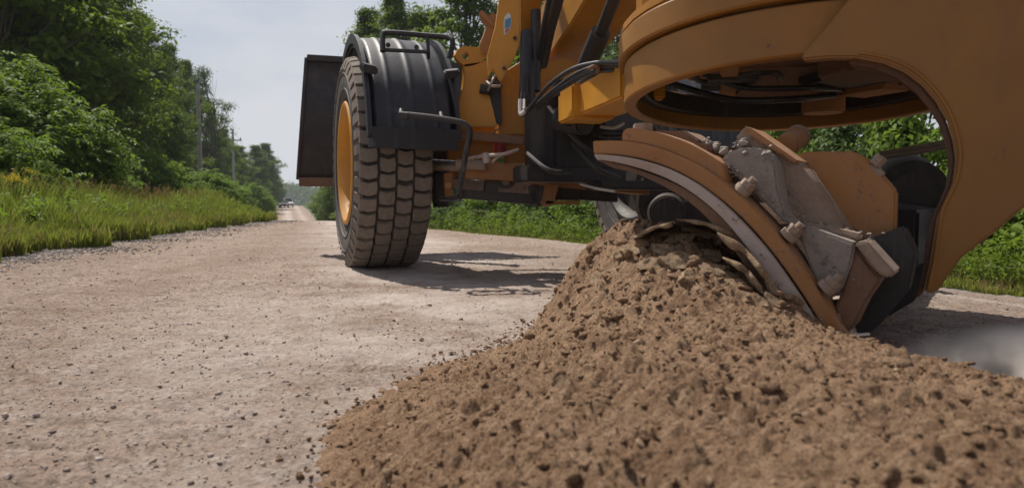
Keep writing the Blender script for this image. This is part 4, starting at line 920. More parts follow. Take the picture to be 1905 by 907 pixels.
P = Part(); P.strip([pr(*q, .012) for q in u_o], [pr(*q, .012) for q in u_i], Bv * .07, .003); P.strip([pr(*q, .082) for q in u_o], [pr(*q, .082) for q in u_i], Bv * 2.9, .003)
P.build('slide_rail', M['yellow_dusty'], mb)
def hexbolt(P, px, py, t_, r=.021, h=.032):
    a = pr(px, py, t_); up = (Vector((0, 0, 1)) * .7 - Fv * .7)
    P.cyl(a - up * .01, a + up * .006, r * 1.15, n=20); P.cyl(a + up * .006, a + up * (h + .004), r, n=6, bev=.0012); P.cyl(a + up * h, a + up * (h + .018), r * .5, n=12)
for (x, y, t_) in ((1383, 352, .02), (1470, 436, .02), (1540, 532, .02)):
    P = Part(); hexbolt(P, x, y, t_, .019, .020); P.build('rail_bolt', M['dusty'], mb)
P = Part(); a = pr(1196, 250, .10); P.cyl(a, a + Vector((0, 0, .03)), .03, n=6, bev=.003); P.build('rail_bolt', M['dusty'], mb)
P = Part(); P.prism([pr(x, y, .09) for x, y in ((1205, 243), (1275, 243), (1305, 262), (1285, 270), (1240, 256))], Bv * .12, .004)
P.prism([pr(x, y, .06) for x, y in ((1287, 262), (1318, 268), (1320, 284), (1296, 276))], Bv * .05, .004); P.build('rail_stop', M['rust'], mb)
# back brackets (upper)
P = Part(); P.prism([pr(x, y, .05) for x, y in ((1338, 305), (1350, 283), (1395, 272), (1425, 280), (1442, 302), (1448, 352), (1462, 400), (1484, 425), (1455, 412), (1430, 385), (1395, 350), (1362, 322))], Bv * .16, .006)
P.build('upper_bracket', M['mud'], mb)
P = Part(); P.prism([pr(x, y, .14) for x, y in ((1366, 258), (1385, 235), (1398, 240), (1484, 300), (1515, 340), (1560, 428), (1500, 420), (1462, 400), (1448, 352), (1438, 298))], Bv * .10, .005)
P.build('bracket_cheek', M['dusty'], mb)
P = Part(); P.prism([pr(x, y, .12) for x, y in ((1383, 233), (1398, 239), (1484, 299), (1478, 305), (1392, 250))], Bv * .16, .004); P.build('bracket_cap', M['yellow_dusty'], mb)
P = Part(); P.prism([pr(x, y, .26) for x, y in ((1490, 282), (1588, 281), (1622, 301), (1668, 355), (1666, 430), (1660, 500), (1625, 470), (1590, 430), (1550, 395), (1500, 345), (1480, 300))], Bv * .05, .006)
P.build('side_plate', M['yellow_dusty'], mb)
P = Part(); P.prism([pr(x, y, .23) for x, y in ((1484, 300), (1512, 318), (1580, 420), (1620, 470), (1555, 430), (1510, 345))], Bv * .1, .004); P.build('gusset', M['dusty'], mb)
P = Part(); a = at(1462, 272, 2.02); c_ = at(1482, 256, 2.10); dv = (c_ - a).normalized(); P.cyl(a, c_, .034, n=28, bev=.004); P.build('pivot_pin', M['yellow_dusty'], mb)
P = Part(); P.cyl(c_, c_ + dv * .018, .036, n=28, bev=.003); P.cyl(c_ + dv * .018, c_ + dv * .045, .026, n=6, bev=.003); P.cyl(c_ + dv * .045, c_ + dv * .06, .015, n=16); P.build('pivot_bolt', M['dusty'], mb)
P = Part(); a = pr(1622, 308, .27); P.cyl(a, pr(1640, 328, .27), .012, n=12); a2 = pr(1628, 306, .26); P.cyl(a2, a2 + Vector((.012, -.01, .02)), .016, n=6); P.build('plate_bolt', M['dusty'], mb)
# lower bracket
P = Part(); P.prism([pr(x, y, .05) for x, y in ((1484, 424), (1500, 420), (1592, 452), (1585, 490), (1565, 540), (1535, 560), (1512, 512), (1495, 465))], Bv * .13, .006); P.build('lower_bracket', M['mud'], mb)
P = Part(); P.prism([pr(x, y, .035) for x, y in ((1588, 452), (1612, 447), (1667, 508), (1654, 518), (1632, 508))], Bv * .12, .005); P.build('clamp_plate', M['dusty'], mb)
P = Part(); P.prism([pr(x, y, .06) for x, y in ((1590, 458), (1632, 510), (1640, 520), (1612, 560), (1588, 610), (1572, 620), (1552, 575), (1568, 535))], Bv * .10, .006); P.build('back_web', M['rust'], mb)
P = Part(); P.prism([pr(x, y, .20) for x, y in ((1600, 450), (1680, 420), (1705, 470), (1690, 540), (1640, 600), (1595, 640), (1585, 600), (1620, 540))], Bv * .10, .006)
P.build('lift_yoke', M['dark'], mb); P = Part(); P.prism([pr(x, y, .8) for x, y in ((1610, 430), (1720, 420), (1738, 500), (1700, 560), (1650, 590))], Bv * .08, .006); P.build('far_yoke', M['dark'], mb)  # both yokes coloured dark to stand in for shade behind the blade
P = Part(); P.prism([pr(x, y, .10) for x, y in ((1415, 418), (1500, 415), (1560, 425), (1600, 435), (1600, 448), (1500, 425), (1440, 424))], Bv * .05, .005); P.build('shelf', M['dusty'], mb)
for (x, y) in ((1572, 634), (1582, 624)):
    P = Part(); a = pr(x, y, -.01); P.cyl(a, a + RX * .020, .0075, n=6, bev=.001); P.cyl(a + RX * .020, a + RX * .055, .0045, n=12, bev=.0008); P.build('edge_bolt', M['steel_bright'], mb)
P = Part(); P.prism([pr(x, y, .12) for x, y in ((1520, 560), (1560, 560), (1590, 640), (1575, 668), (1545, 650))], Bv * 3.0, .004); P.build('cutting_edge', M['worn'], mb)
# caked mud lumps on the brackets
pp, ss = [], []
def cake(x0, y0, x1, y1, n, t0, t1, s0, s1):
    for _ in range(n):
        k = rs.uniform(); pp.append(pr(x0 + (x1 - x0) * k + rs.normal() * 5, y0 + (y1 - y0) * k + rs.normal() * 4, rs.uniform(t0, t1))); ss.append(rs.uniform(s0, s1))
cake(1310, 262, 1360, 292, 60, .08, .2, .005, .015); cake(1355, 290, 1425, 282, 110, .05, .2, .004, .012); cake(1395, 280, 1440, 300, 40, .05, .16, .004, .010); cake(1370, 270, 1385, 262, 20, .1, .2, .005, .012)
cake(1500, 422, 1600, 438, 60, .12, .2, .004, .010); cake(1600, 436, 1700, 450, 30, .2, .3, .004, .009); cake(1350, 300, 1362, 330, 25, .04, .06, .003, .006); cake(1480, 395, 1490, 425, 18, .04, .06, .003, .007)
cake(1350, 300, 1460, 400, 40, .046, .052, .002, .005); cake(1500, 440, 1570, 520, 45, .046, .052, .002, .005); cake(1400, 285, 1500, 400, 30, .136, .142, .002, .005); cake(1590, 300, 1650, 420, 16, .256, .262, .002, .004); cake(1200, 280, 1500, 520, 30, -.002, .002, .0015, .003)
V, Fc = lumps(np.array([p[:] for p in pp]), np.array(ss), rs)
o = mesh_np('caked_mud', V, Fc, M['mud'], parent=mb, smooth=True); o['kind'] = 'stuff'

# ------------------------------------------------------------------ vegetation
def leaves_mesh(P, Nrm, size, aspect, rsx, bend=0.25):
    """one folded rhombus (2 tris as quad pair) per leaf"""
    n = len(P); t_ = rsx.normal(size=(n, 3)); t_ -= (t_ * Nrm).sum(1, keepdims=True) * Nrm; t_ /= np.linalg.norm(t_, axis=1, keepdims=True) + 1e-9
    s_ = np.cross(Nrm, t_); L_ = size[:, None]; W_ = L_ * aspect
    a = P - t_ * L_ * .5; c = P + t_ * L_ * .5 - Nrm * L_ * bend * .5; b = P + s_ * W_ * .5 + Nrm * L_ * .06; d = P - s_ * W_ * .5 + Nrm * L_ * .06
    V = np.stack([a, b, c, d], 1).reshape(-1, 3); i = np.arange(n)[:, None] * 4
    return V, (i + np.arange(4)[None])
def tubes_mesh(segs, n=5):
    V, Fc = [], []; base = 0
    for (p0, p1, r0, r1) in segs:
        d = p1 - p0; L_ = np.linalg.norm(d)
        if L_ < 1e-4: continue
        d = d / L_; x = np.cross(d, [0.3, 0.2, 1.0]); x /= np.linalg.norm(x) + 1e-9; y_ = np.cross(d, x)
        an = np.arange(n) * 2 * np.pi / n; rg = np.cos(an)[:, None] * x + np.sin(an)[:, None] * y_
        V.append(p0 + rg * r0); V.append(p1 + rg * r1)
        for k in range(n): Fc.append((base + k, base + (k + 1) % n, base + n + (k + 1) % n, base + n + k))
        base += 2 * n
    return np.concatenate(V), np.array(Fc)
def make_tree_meshes(seed, H, Rr, th, nclump, per, leaf, openness=0.0, conic=0.3, multi=1):
    r_ = np.random.RandomState(seed); segs = []
    stems = []
    for s_i in range(multi):
        lean = r_.normal(size=2) * (0.05 if multi == 1 else 0.14); pts = [np.array([r_.normal() * .15 * (multi > 1), r_.normal() * .15 * (multi > 1), -0.15])]
        for k in range(1, 9): pts.append(pts[0] + np.array([lean[0] * H * k / 8 + r_.normal() * .05 * H / 8, lean[1] * H * k / 8 + r_.normal() * .05 * H / 8, H * .93 * k / 8]))
        r0 = H * 0.014 / math.sqrt(multi)
        for k in range(8): segs.append((pts[k], pts[k + 1], r0 * (1 - k / 8.6), r0 * (1 - (k + 1) / 8.6)))
        stems.append(pts)
    C_, rad = [], []
    while len(C_) < nclump:
        t_ = r_.uniform(0.0, 1.0); zz = th + (H - th) * t_
        env = Rr * (math.sin(math.pi * min(1, (t_ * (1 - conic) + conic * .35 + .12))) ** 0.6) * (1 - conic * t_) * (0.78 + 0.35 * math.sin(t_ * 17 + seed) * .5 + r_.uniform(-.12, .12))
        a = r_.uniform(0, 2 * math.pi); rr = env * math.sqrt(r_.uniform(.12, 1.0))
        env_a = 1 + .22 * math.sin(3 * a + seed) + .12 * math.sin(7 * a + zz)
        if t_ > .9: rr *= .5
        C_.append(np.array([rr * math.cos(a) * env_a, rr * math.sin(a) * env_a, zz])); rad.append(Rr * r_.uniform(.12, .26))
    P_, Nn, Sz = [], [], []
    for c_, q in zip(C_, rad):
        st = stems[r_.randint(multi)]; k = int(np.clip((c_[2] / (H * .93)) * 8 - r_.uniform(.5, 1.8), 1, 7)); p0 = st[k]
        mid = (p0 + c_) / 2 + np.array([0, 0, -.04 * H * r_.uniform()]) + r_.normal(size=3) * .03 * Rr
        rb = H * .0035 * r_.uniform(.7, 1.4); segs.append((p0, mid, rb, rb * .7)); segs.append((mid, c_, rb * .7, rb * .3))
        for _ in range(3):
            e_ = c_ + r_.normal(size=3) * q * .55; segs.append((c_ - (c_ - mid) * .15, e_, rb * .3, rb * .12))
        nn_ = int(per * r_.uniform(.6, 1.3)); v = r_.normal(size=(nn_, 3)); v /= np.linalg.norm(v, axis=1, keepdims=True)
        rr = q * r_.uniform(.25, 1.0, (nn_, 1)) ** .6 * (1 + .5 * r_.normal(size=(nn_, 1)) * .35)
        pos = c_ + v * rr * np.array([1.15, 1.15, .62]); nr = v * .7 + np.array([0, 0, .9]) + r_.normal(size=(nn_, 3)) * .55; nr /= np.linalg.norm(nr, axis=1, keepdims=True)
        P_.append(pos); Nn.append(nr); Sz.append(leaf * r_.uniform(.6, 1.3, nn_))
    P_, Nn, Sz = np.concatenate(P_), np.concatenate(Nn), np.concatenate(Sz)
    V, Fc = leaves_mesh(P_, Nn, Sz, .58, r_)
    return (V, Fc), tubes_mesh(segs)
PROTO = {}
def plant_proto(key, name, crown_name, gen, mleaf):
    (V, Fc), (V2, F2) = gen
    e = bpy.data.objects.new(name, None); e.empty_display_size = .1
    a = mesh_np(crown_name, V, Fc, mleaf, smooth=True); b = mesh_np('trunk' if crown_name == 'crown' else 'stems', V2, F2, M['bark'], smooth=True)
    PROTO[key] = (name, a, b, e, [False])
def place(key, px, Y, label, cat, group, s=1.0, sz_=None, rot=None, mat=None):
    name, a, b, e, used_ = PROTO[key]
    x = (px - CX) / F * Y; z = tz(x, Y) if Y < 1400 else 0
    if not used_[0]: r_, c1, c2 = e, a, b; used_[0] = True
    else:
        r_ = e.copy(); c1 = a.copy(); c2 = b.copy(); col.objects.link(c1); col.objects.link(c2)
    if r_.name not in col.objects: col.objects.link(r_)
    c1.parent = r_; c2.parent = r_; c1.location = c2.location = (0, 0, 0)
    r_.location = (x, Y, z); r_.rotation_euler = (0, 0, rnd.uniform(0, 6.28) if rot is None else rot); r_.scale = (s, s, s if sz_ is None else sz_)
    for k_ in ('label', 'category', 'group'):
        if k_ in r_: del r_[k_]
    return tag(r_, label, cat, group)
plant_proto('A', 'tree', 'crown', make_tree_meshes(1, 12, 3.6, 1.0, 190, 190, .20), M['leaf_dark'])
plant_proto('B', 'tree', 'crown', make_tree_meshes(2, 11, 2.9, 0.8, 170, 180, .17, conic=.2), M['leaf'])
plant_proto('C', 'tree', 'crown', make_tree_meshes(3, 10, 2.0, 1.2, 90, 130, .18, conic=.5), M['leaf_dark'])
plant_proto('D', 'tree', 'crown', make_tree_meshes(4, 9, 2.6, 1.6, 70, 120, .12, multi=3, conic=.1), M['leaf_pale'])
plant_proto('E', 'tree', 'crown', make_tree_meshes(5, 9, 3.2, .4, 110, 110, .24, conic=.3), M['leaf'])
def sumac(seed, H, Rr, nst, fronds):
    r_ = np.random.RandomState(seed); segs, P_, Nn, Tt, Sz = [], [], [], [], []
    for s_i in range(nst):
        a = r_.uniform(0, 6.28); rr = Rr * math.sqrt(r_.uniform(0, 1)); hgt = H * (1 - .55 * (rr / Rr) ** 2) * r_.uniform(.72, 1.0)
        b0 = np.array([rr * .55 * math.cos(a), rr * .55 * math.sin(a), 0]); tp = np.array([rr * math.cos(a), rr * math.sin(a), hgt])
        md = (b0 + tp) / 2 + np.array([0, 0, .1 * H]) * .5; segs.append((b0, md, .016, .012)); segs.append((md, tp, .012, .006))
        for lvl in range(3):
            cpos = tp if lvl == 0 else (tp * (1 - .25 * lvl) + md * .25 * lvl)
            for f_ in range(fronds):
                fa = r_.uniform(0, 6.28); L_ = r_.uniform(.28, .5); dx = np.array([math.cos(fa), math.sin(fa), 0])
                rise = r_.uniform(.2, 1.3) if lvl == 0 else r_.uniform(-.1, .5); side = np.array([-dx[1], dx[0], 0])
                for k in range(8):
                    u_ = (k + 1.2) / 9; pc = cpos + dx * L_ * u_ + np.array([0, 0, L_ * (rise * u_ - .95 * u_ * u_)])
                    for sg in (-1, 1):
                        tdir = side * sg + dx * .45 + np.array([r_.normal() * .25, r_.normal() * .25, -.35 + r_.normal() * .35]); tdir /= np.linalg.norm(tdir)
                        ll = .115 * (1 - .45 * abs(u_ - .45)) * r_.uniform(.8, 1.15)
                        P_.append(pc + tdir * ll * .5); Tt.append(tdir); Nn.append(np.array([r_.normal() * .45, r_.normal() * .45, 1])); Sz.append(ll)
    P_, Tt, Nn, Sz = map(np.array, (P_, Tt, Nn, Sz)); s_ = np.cross(Nn, Tt); s_ /= np.linalg.norm(s_, axis=1, keepdims=True)
    Lh = Sz[:, None] * .5; Wh = Sz[:, None] * .19
    V = np.stack([P_ - Tt * Lh, P_ + s_ * Wh, P_ + Tt * Lh - np.array([0, 0, .012]), P_ - s_ * Wh], 1).reshape(-1, 3); i = np.arange(len(P_))[:, None] * 4
    return (V, i + np.arange(4)[None]), tubes_mesh(segs)
plant_proto('S', 'sumac_shrub', 'foliage', sumac(11, 2.6, 1.7, 130, 8), M['sumac'])
plant_proto('S2', 'sumac_shrub', 'foliage', sumac(12, 2.0, 1.5, 95, 7), M['sumac'])
def bush(seed, H, Rr, n, per, leaf):
    return make_tree_meshes(seed, H, Rr, .08 * H, n, per, leaf, multi=5, conic=.15)
plant_proto('U', 'shrub', 'foliage', bush(21, 1.5, 1.1, 70, 130, .085), M['sumac'])
plant_proto('V', 'shrub', 'foliage', bush(22, 1.3, 1.2, 60, 110, .07), M['leaf_pale'])
GT = 'trees of the wood on the left of the road'; GR = 'trees standing behind the grader'; GS = 'shrubs along the left verge'; GU = 'shrubs along the right verge'
place('A', -230, 19, 'tall dark broadleaf tree at the extreme edge behind the big sumac shrub', 'tree', GT)
place('E', -20, 18, 'dark tree rising straight above the big bright sumac shrub', 'tree', GT, 1.15)
place('A', 75, 23, 'tallest dark tree filling the top corner of the wood', 'tree', GT, 1.05)
place('B', 160, 27, 'dense green tree beside the tallest one, its top at the frame edge', 'tree', GT, 1.0, 1.0)
place('B', 222, 33, 'green tree whose crown slopes down to the open sky', 'tree', GT, .95, 1.08)
place('E', 130, 21, 'low leafy tree in front of the tall wood edge', 'tree', GT, .95, .8)
place('A', 272, 39, 'rounded green tree stepping down from the tall wood', 'tree', GT, .74, .92)
place('E', 240, 29, 'low spreading tree under the sloping crowns', 'tree', GT, .55, .5)
place('E', 300, 42, 'short bushy tree at the foot of the wood, before the bare utility pole', 'tree', GT, .72, 1.08)
place('D', 384, 60, 'slim dark tree standing alone against the sky by the nearest utility pole', 'tree', GT, 1.25, 1.45)
place('B', 398, 66, 'low dark tree at the side of the slim solitary one', 'tree', GT, .72, .95)
place('B', 322, 50, 'full green tree closing the gap before the two slim ones', 'tree', GT, .85, 1.12)
place('B', 418, 82, 'round-headed tree between the bare pole and the pole with the crossarm', 'tree', GT, .95, .95)
place('B', 432, 92, 'low dense tree right behind the pole with the crossarm', 'tree', GT, 1.1, .85)
place('C', 338, 56, 'narrow dark tree filling the gap before the slim solitary one', 'tree', GT, 1.1, 1.05)
place('B', 446, 100, 'rounded far tree behind the pole with the crossarm', 'tree', GT, 1.4, .88)
place('B', 478, 108, 'far tree with an uneven top beyond the pole with the crossarm', 'tree', GT, 1.2, .93)
place('B', 497, 125, 'far tree on the down-sloping end of the wood', 'tree', GT, 1.3, 1.05)
place('B', 503, 145, 'last but one far tree before the road bend', 'tree', GT, 1.1, .85)
place('B', 513, 175, 'last far tree of the wood, where the road vanishes', 'tree', GT, 1.1, .75)
place('S', 10, 12.0, 'big bright green sumac shrub at the photo edge', 'shrub', GS, 1.12, 1.10)
place('S2', 100, 15.0, 'sumac shrub stepping down from the big bright one', 'shrub', GS, 1.0, 1.02)
place('S2', -60, 9.3, 'low sumac shrub nearest the camera, cut by the photo edge', 'shrub', GS, .8, .85)
place('S2', 250, 21.5, 'rounded sumac shrub in the middle of the left verge', 'shrub', GS, 1.0, 1.10)
place('S2', 312, 27, 'sumac shrub between the rounded one and the utility pole', 'shrub', GS, 1.0, 1.10)
place('S', 190, 19, 'shadowy shrub filling the gap between the two big sumac clumps', 'shrub', GS, .6, .6)
place('S2', 375, 31, 'spreading shrub round the foot of the nearest utility pole', 'shrub', GS, 1.15, 1.15)
place('S2', 425, 44, 'pale shrub just past the nearest utility pole', 'shrub', GS, 1.1, 1.35)
place('S2', 462, 62, 'far pale shrub below the pole with the crossarm', 'shrub', GS, 1.5, 1.7)
place('S2', 474, 90, 'small far shrub at the end of the left verge', 'shrub', GS, 1.8, 1.9)
place('B', 352, 64, 'broad tree just before the slim solitary one, slightly lower', 'tree', GT, .95, 1.30)
place('B', 625, 50, 'low crown to the side of the fender, its top just above the raised blade', 'tree', GR, .62, .92)
place('B', 735, 37, 'leafy crown showing between step rail and fender top', 'tree', GR, .9, 1.1)
place('B', 690, 40, 'leafy tree whose crown shows above the fender and raised blade', 'tree', GR, 1.02, 1.08)
place('D', 640, 46, 'loose crown poking out to the side of the fender top', 'tree', GR, .9, 1.08)
place('E', 790, 36, 'tree crown directly above the black step rail', 'tree', GR, 1.0, 1.2)
place('B', 870, 30, 'tree crown between the step rail and the sticker plate', 'tree', GR, 1.0, 1.0)
place('D', 1150, 17, 'thin pale-leaved tree with bare stems seen between main frame and circle', 'tree', GR, 1.0, 1.0)
place('D', 1095, 22, 'sparse tree behind the thin pale-leaved one', 'tree', GR, 1.2, 1.1)
place('E', 1000, 26, 'dense tree hidden mostly by the sticker plate', 'tree', GR, 1.0, 1.1)
place('E', 1330, 19, 'tree in full leaf behind the circle', 'tree', GR, .8, .9)
place('E', 1540, 15, 'low dense tree seen below the circle opening', 'tree', GR, .55, .5)
place('E', 1800, 13, 'tree behind the curved blade arm', 'tree', GR, .8, .8)
place('E', 2030, 11, 'tree at the far right edge beyond the blade arm', 'tree', GR, .6, .6)
place('E', 2300, 9, 'tree standing outside the photo beyond the blade arm', 'tree', GR, .8, .8)
i = 0
for (k_, px, Y, s, sz_, lab) in [
    ('U', 618, 52, 1.3, 1.9, 'far shrub in the gap between road and raised blade'), ('V', 618, 38, 1.1, 1.5, 'pale shrub just beside the big tyre'),
    ('U', 612, 80, 2.2, 2.4, 'farthest shrub on the right verge'), ('U', 655, 30, 1.0, 1.1, 'shrub behind the big tyre'),
    ('V', 832, 19.5, .75, .75, 'low pale shrub right of the tyre below the axle'), ('U', 905, 18.5, .8, .8, 'shrub framed under the axle ring'),
    ('U', 975, 17, .8, .8, 'dark shrub below the axle bracket'), ('V', 1040, 15.0, .75, .85, 'pale shrub under the dark drawbar socket'),
    ('U', 1100, 13.5, .85, .9, 'leafy shrub left of the far wheel'), ('V', 1160, 12.4, .8, .9, 'pale shrub partly behind the far wheel'),
    ('U', 1240, 11.5, .9, 1.1, 'shrub behind the far wheel'), ('U', 1470, 9.6, .9, 1.25, 'shrub seen under the circle, left part of the gap'),
    ('V', 1560, 9.0, .9, 1.3, 'sunlit shrub in the middle of the gap under the circle'), ('U', 1665, 8.6, .9, 1.2, 'shrub at the right of the gap under the circle'),
    ('U', 1790, 7.6, .65, .72, 'shrub touching the curved edge of the blade arm'), ('V', 1868, 7.3, .62, .70, 'bright shrub at the edge of the photo beyond the arm'),
    ('U', 1935, 6.9, .6, .72, 'shrub cut by the photo edge beyond the blade arm'), ('U', 1850, 9.2, 1.0, .95, 'taller shrub standing behind the bright edge shrub'),
    ('U', 2080, 6.2, .9, 1.0, 'shrub outside the photo beyond the road edge')]:
    place(k_, px, Y, lab, 'shrub', GU, s, sz_)

# grass
def grass(name, label, px0, px1, y0, y1, n, side, hmin, hmax, seed, wid=.006, mat='grass', dmax=9):
    r_ = np.random.RandomState(seed); Y = np.exp(r_.uniform(math.log(y0), math.log(y1), n))
    if side < 0: X = xl(Y) + jit_l(Y) - np.abs(r_.exponential(1.0, n)) * np.interp(Y, [4, 40], [1.6, 3.5]) + .05
    else: X = xr(Y) + jit_r(Y) + np.abs(r_.exponential(1.0, n)) * np.interp(Y, [3, 40], [1.2, 3.5]) - .05
    Dd = np.minimum(np.abs(X - (xl(Y) if side < 0 else xr(Y))), dmax)
    patch = 0.75 + 0.5 * fbm(X * .9, Y * .9, seed, 3)
    h_ = (hmin + (hmax - hmin) * np.clip(Dd / 1.6, 0, 1)) * r_.uniform(.5, 1.2, n) * patch
    tuft = fbm(X * 5, Y * 5, seed + 5, 2); kp_ = tuft > -0.35 + r_.uniform(-.2, .2, n) - .3 * np.clip(Dd, 0, 1); X, Y, h_ = X[kp_], Y[kp_], h_[kp_]; n = len(X)
    a = r_.uniform(0, 6.28, n); ln = h_ * r_.uniform(.1, .55, n); dx, dy = np.cos(a) * ln, np.sin(a) * ln
    wv = wid * r_.uniform(.6, 1.5, n) * np.interp(Y, [4, 10, 40], [1, 1.5, 4.5]); fa = r_.uniform(0, 6.28, n); wx, wy = np.cos(fa) * wv, np.sin(fa) * wv
    Z = terrain(X, Y) + .0; P0 = np.stack([X, Y, Z], -1); W_ = np.stack([wx, wy, 0 * wx], -1)
    P1 = P0 + np.stack([dx * .3, dy * .3, h_ * .55], -1); P2 = P0 + np.stack([dx, dy, h_ * .95], -1)
    V = np.stack([P0 - W_, P0 + W_, P1 + W_ * .8, P1 - W_ * .8, P2 + W_ * .15, P2 - W_ * .15], 1).reshape(-1, 3); i_ = np.arange(n)[:, None] * 6
    Fq = np.concatenate([i_ + np.array([[0, 1, 2, 3]]), i_ + np.array([[3, 2, 4, 5]])])
    o = mesh_np(name, V, Fq, M[mat], smooth=True); return tag(o, label, kind='stuff')
def jit_l(Y): return 0.22 * fbm(Y * 0.9, Y * 0 + 3, 41, 4) + .5 * fbm(Y * 3.1, Y * 0, 45, 3)
def jit_r(Y): return 0.22 * fbm(Y * 0.9, Y * 0 + 9, 43, 4) + .25 * fbm(Y * 3.1, Y * 0, 46, 3)
grass('grass', 'tall green grass growing thick on the left verge', 0, 0, 4.0, 60, 170000, -1, .26, .78, 81)
grass('grass', 'green grass and weeds growing on the right verge', 0, 0, 2.6, 60, 110000, 1, .08, .42, 82)
grass('grass', 'short grass tufts creeping over the gravel at the road edges', 0, 0, 4.0, 22, 14000, -1, .10, .34, 84, dmax=.5)
# broad weeds among the grass: leaves on short stems
def weeds(label, side, n, seed, hmin, hmax, mat, y0, y1, leaf):
    r_ = np.random.RandomState(seed); Y = np.exp(r_.uniform(math.log(y0), math.log(y1), n))
    X = (xl(Y) - r_.exponential(1.6, n) - .4) if side < 0 else (xr(Y) + r_.exponential(1.2, n) + .35)
    hgt = r_.uniform(hmin, hmax, n); k = 16
    u_ = r_.uniform(.15, 1, (n, k)); a = r_.uniform(0, 6.28, (n, k)); rr = .10 * (1.2 - u_)
    P_ = np.stack([X[:, None] + np.cos(a) * rr, Y[:, None] + np.sin(a) * rr, terrain(X, Y)[:, None] + hgt[:, None] * u_], -1).reshape(-1, 3)
    Nn = np.stack([np.cos(a) * .5, np.sin(a) * .5, 1 + 0 * a], -1).reshape(-1, 3) + r_.normal(size=(n * k, 3)) * .3; Nn /= np.linalg.norm(Nn, axis=1, keepdims=True)
    V, Fc = leaves_mesh(P_, Nn, leaf * r_.uniform(.6, 1.3, n * k) * np.repeat(np.interp(Y, [4, 30], [1, 2]), k), .35, r_)
    return tag(mesh_np('weeds', V, Fc, M[mat], smooth=True), label, kind='stuff')
grass('dry_grass', 'straw coloured dry grass among the green on the left verge', 0, 0, 4.0, 60, 26000, -1, .25, .62, 86, mat='grass_dry')
grass('dry_grass', 'straw coloured dry grass along the right verge', 0, 0, 2.6, 60, 9000, 1, .1, .4, 87, mat='grass_dry')
weeds('broad-leaved weeds mixed into the left verge grass', -1, 1500, 91, .2, .55, 'sumac', 4.2, 45, .075)
weeds('broad-leaved weeds mixed into the right verge grass', 1, 2600, 92, .2, .6, 'leaf', 3.0, 35, .06)
# reddish seed heads over the grass
r_ = np.random.RandomState(93); n = 1900; Y = np.exp(r_.uniform(math.log(6), math.log(50), n)); X = xl(Y) - 1.2 - r_.exponential(1.5, n)
segs_h = r_.uniform(.5, .72, n); P_ = np.stack([X, Y, terrain(X, Y) + segs_h], -1); k = 7
PP = (P_[:, None] + r_.normal(size=(n, k, 3)) * np.array([.018, .018, .05])).reshape(-1, 3); Nn = r_.normal(size=(n * k, 3)); Nn[:, 2] *= .3; Nn /= np.linalg.norm(Nn, axis=1, keepdims=True)
V, Fc = leaves_mesh(PP, Nn, .035 * np.repeat(np.interp(Y, [5, 40], [1, 2.6]), k), .5, r_)
tag(mesh_np('grass_seed_heads', V, Fc, M['grass_dry']), 'reddish brown grass seed heads above the left verge', kind='stuff')
# goldenrod at the photo edge
gr = empty('flowering_weed', at(18, 372, 7.6), 'yellow flowering weed in the grass below the big sumac shrub', 'flowering plant')
gx, gy = gr.location.x, gr.location.y; gr.location.z = tz(gx, gy); r_ = np.random.RandomState(94)
sg = []; PP = []; LP = []
for k in range(7):
    tp = np.array([gx + r_.normal() * .10, gy + r_.normal() * .1, gr.location.z + .74 + r_.uniform(-.10, .08)]); b0 = np.array([gx + r_.normal() * .03, gy, gr.location.z]); sg.append((b0, tp, .004, .003))
    for q in range(90): u_ = r_.uniform(); PP.append(tp + np.array([.10 * u_ * math.cos(k * 2.1), .05 * u_, .03 - .05 * u_]) + r_.normal(size=3) * .012)
    for q in range(25): u_ = r_.uniform(.1, .9); LP.append(b0 + (tp - b0) * u_ + r_.normal(size=3) * .03)
V, Fc = leaves_mesh(np.array(PP), (lambda q: q / np.linalg.norm(q, axis=1, keepdims=True))(r_.normal(size=(len(PP), 3))), np.full(len(PP), .012), .8, r_); mesh_np('blossom', V, Fc, M['petal'], gr)
V, Fc = tubes_mesh(sg); mesh_np('stem', V, Fc, M['leaf'], gr)
V, Fc = leaves_mesh(np.array(LP), (lambda q: q / np.linalg.norm(q, axis=1, keepdims=True))(r_.normal(size=(len(LP), 3)) + np.array([0, 0, 1])), np.full(len(LP), .07), .2, r_); mesh_np('leaves', V, Fc, M['sumac'], gr)

# far-off wood beyond the bend, reads as one mass
r_ = np.random.RandomState(95); n = 60000; u_ = r_.uniform(-1, 1, n); Yf = 430 + 35 * r_.uniform(-1, 1, n); Xf = -170 + 230 * u_
top = 15.5 + 3.0 * fbm(Xf * .045, Xf * 0, 7, 4) + 2.5 * fbm(Xf * .22, Yf * .1, 9, 3); Zf = -6 + (top) * r_.uniform(0, 1, n) ** .6
Nn = np.stack([r_.normal(size=n) * .5, -1 + r_.normal(size=n) * .5, .8 + r_.normal(size=n) * .4], -1); Nn /= np.linalg.norm(Nn, axis=1, keepdims=True)
V, Fc = leaves_mesh(np.stack([Xf, Yf, Zf], -1), Nn, r_.uniform(.9, 2.2, n), .8, r_)
tag(mesh_np('distant_wood', V, Fc, M['leaf_dark']), 'blue-hazed distant wood where the road vanishes', kind='stuff')

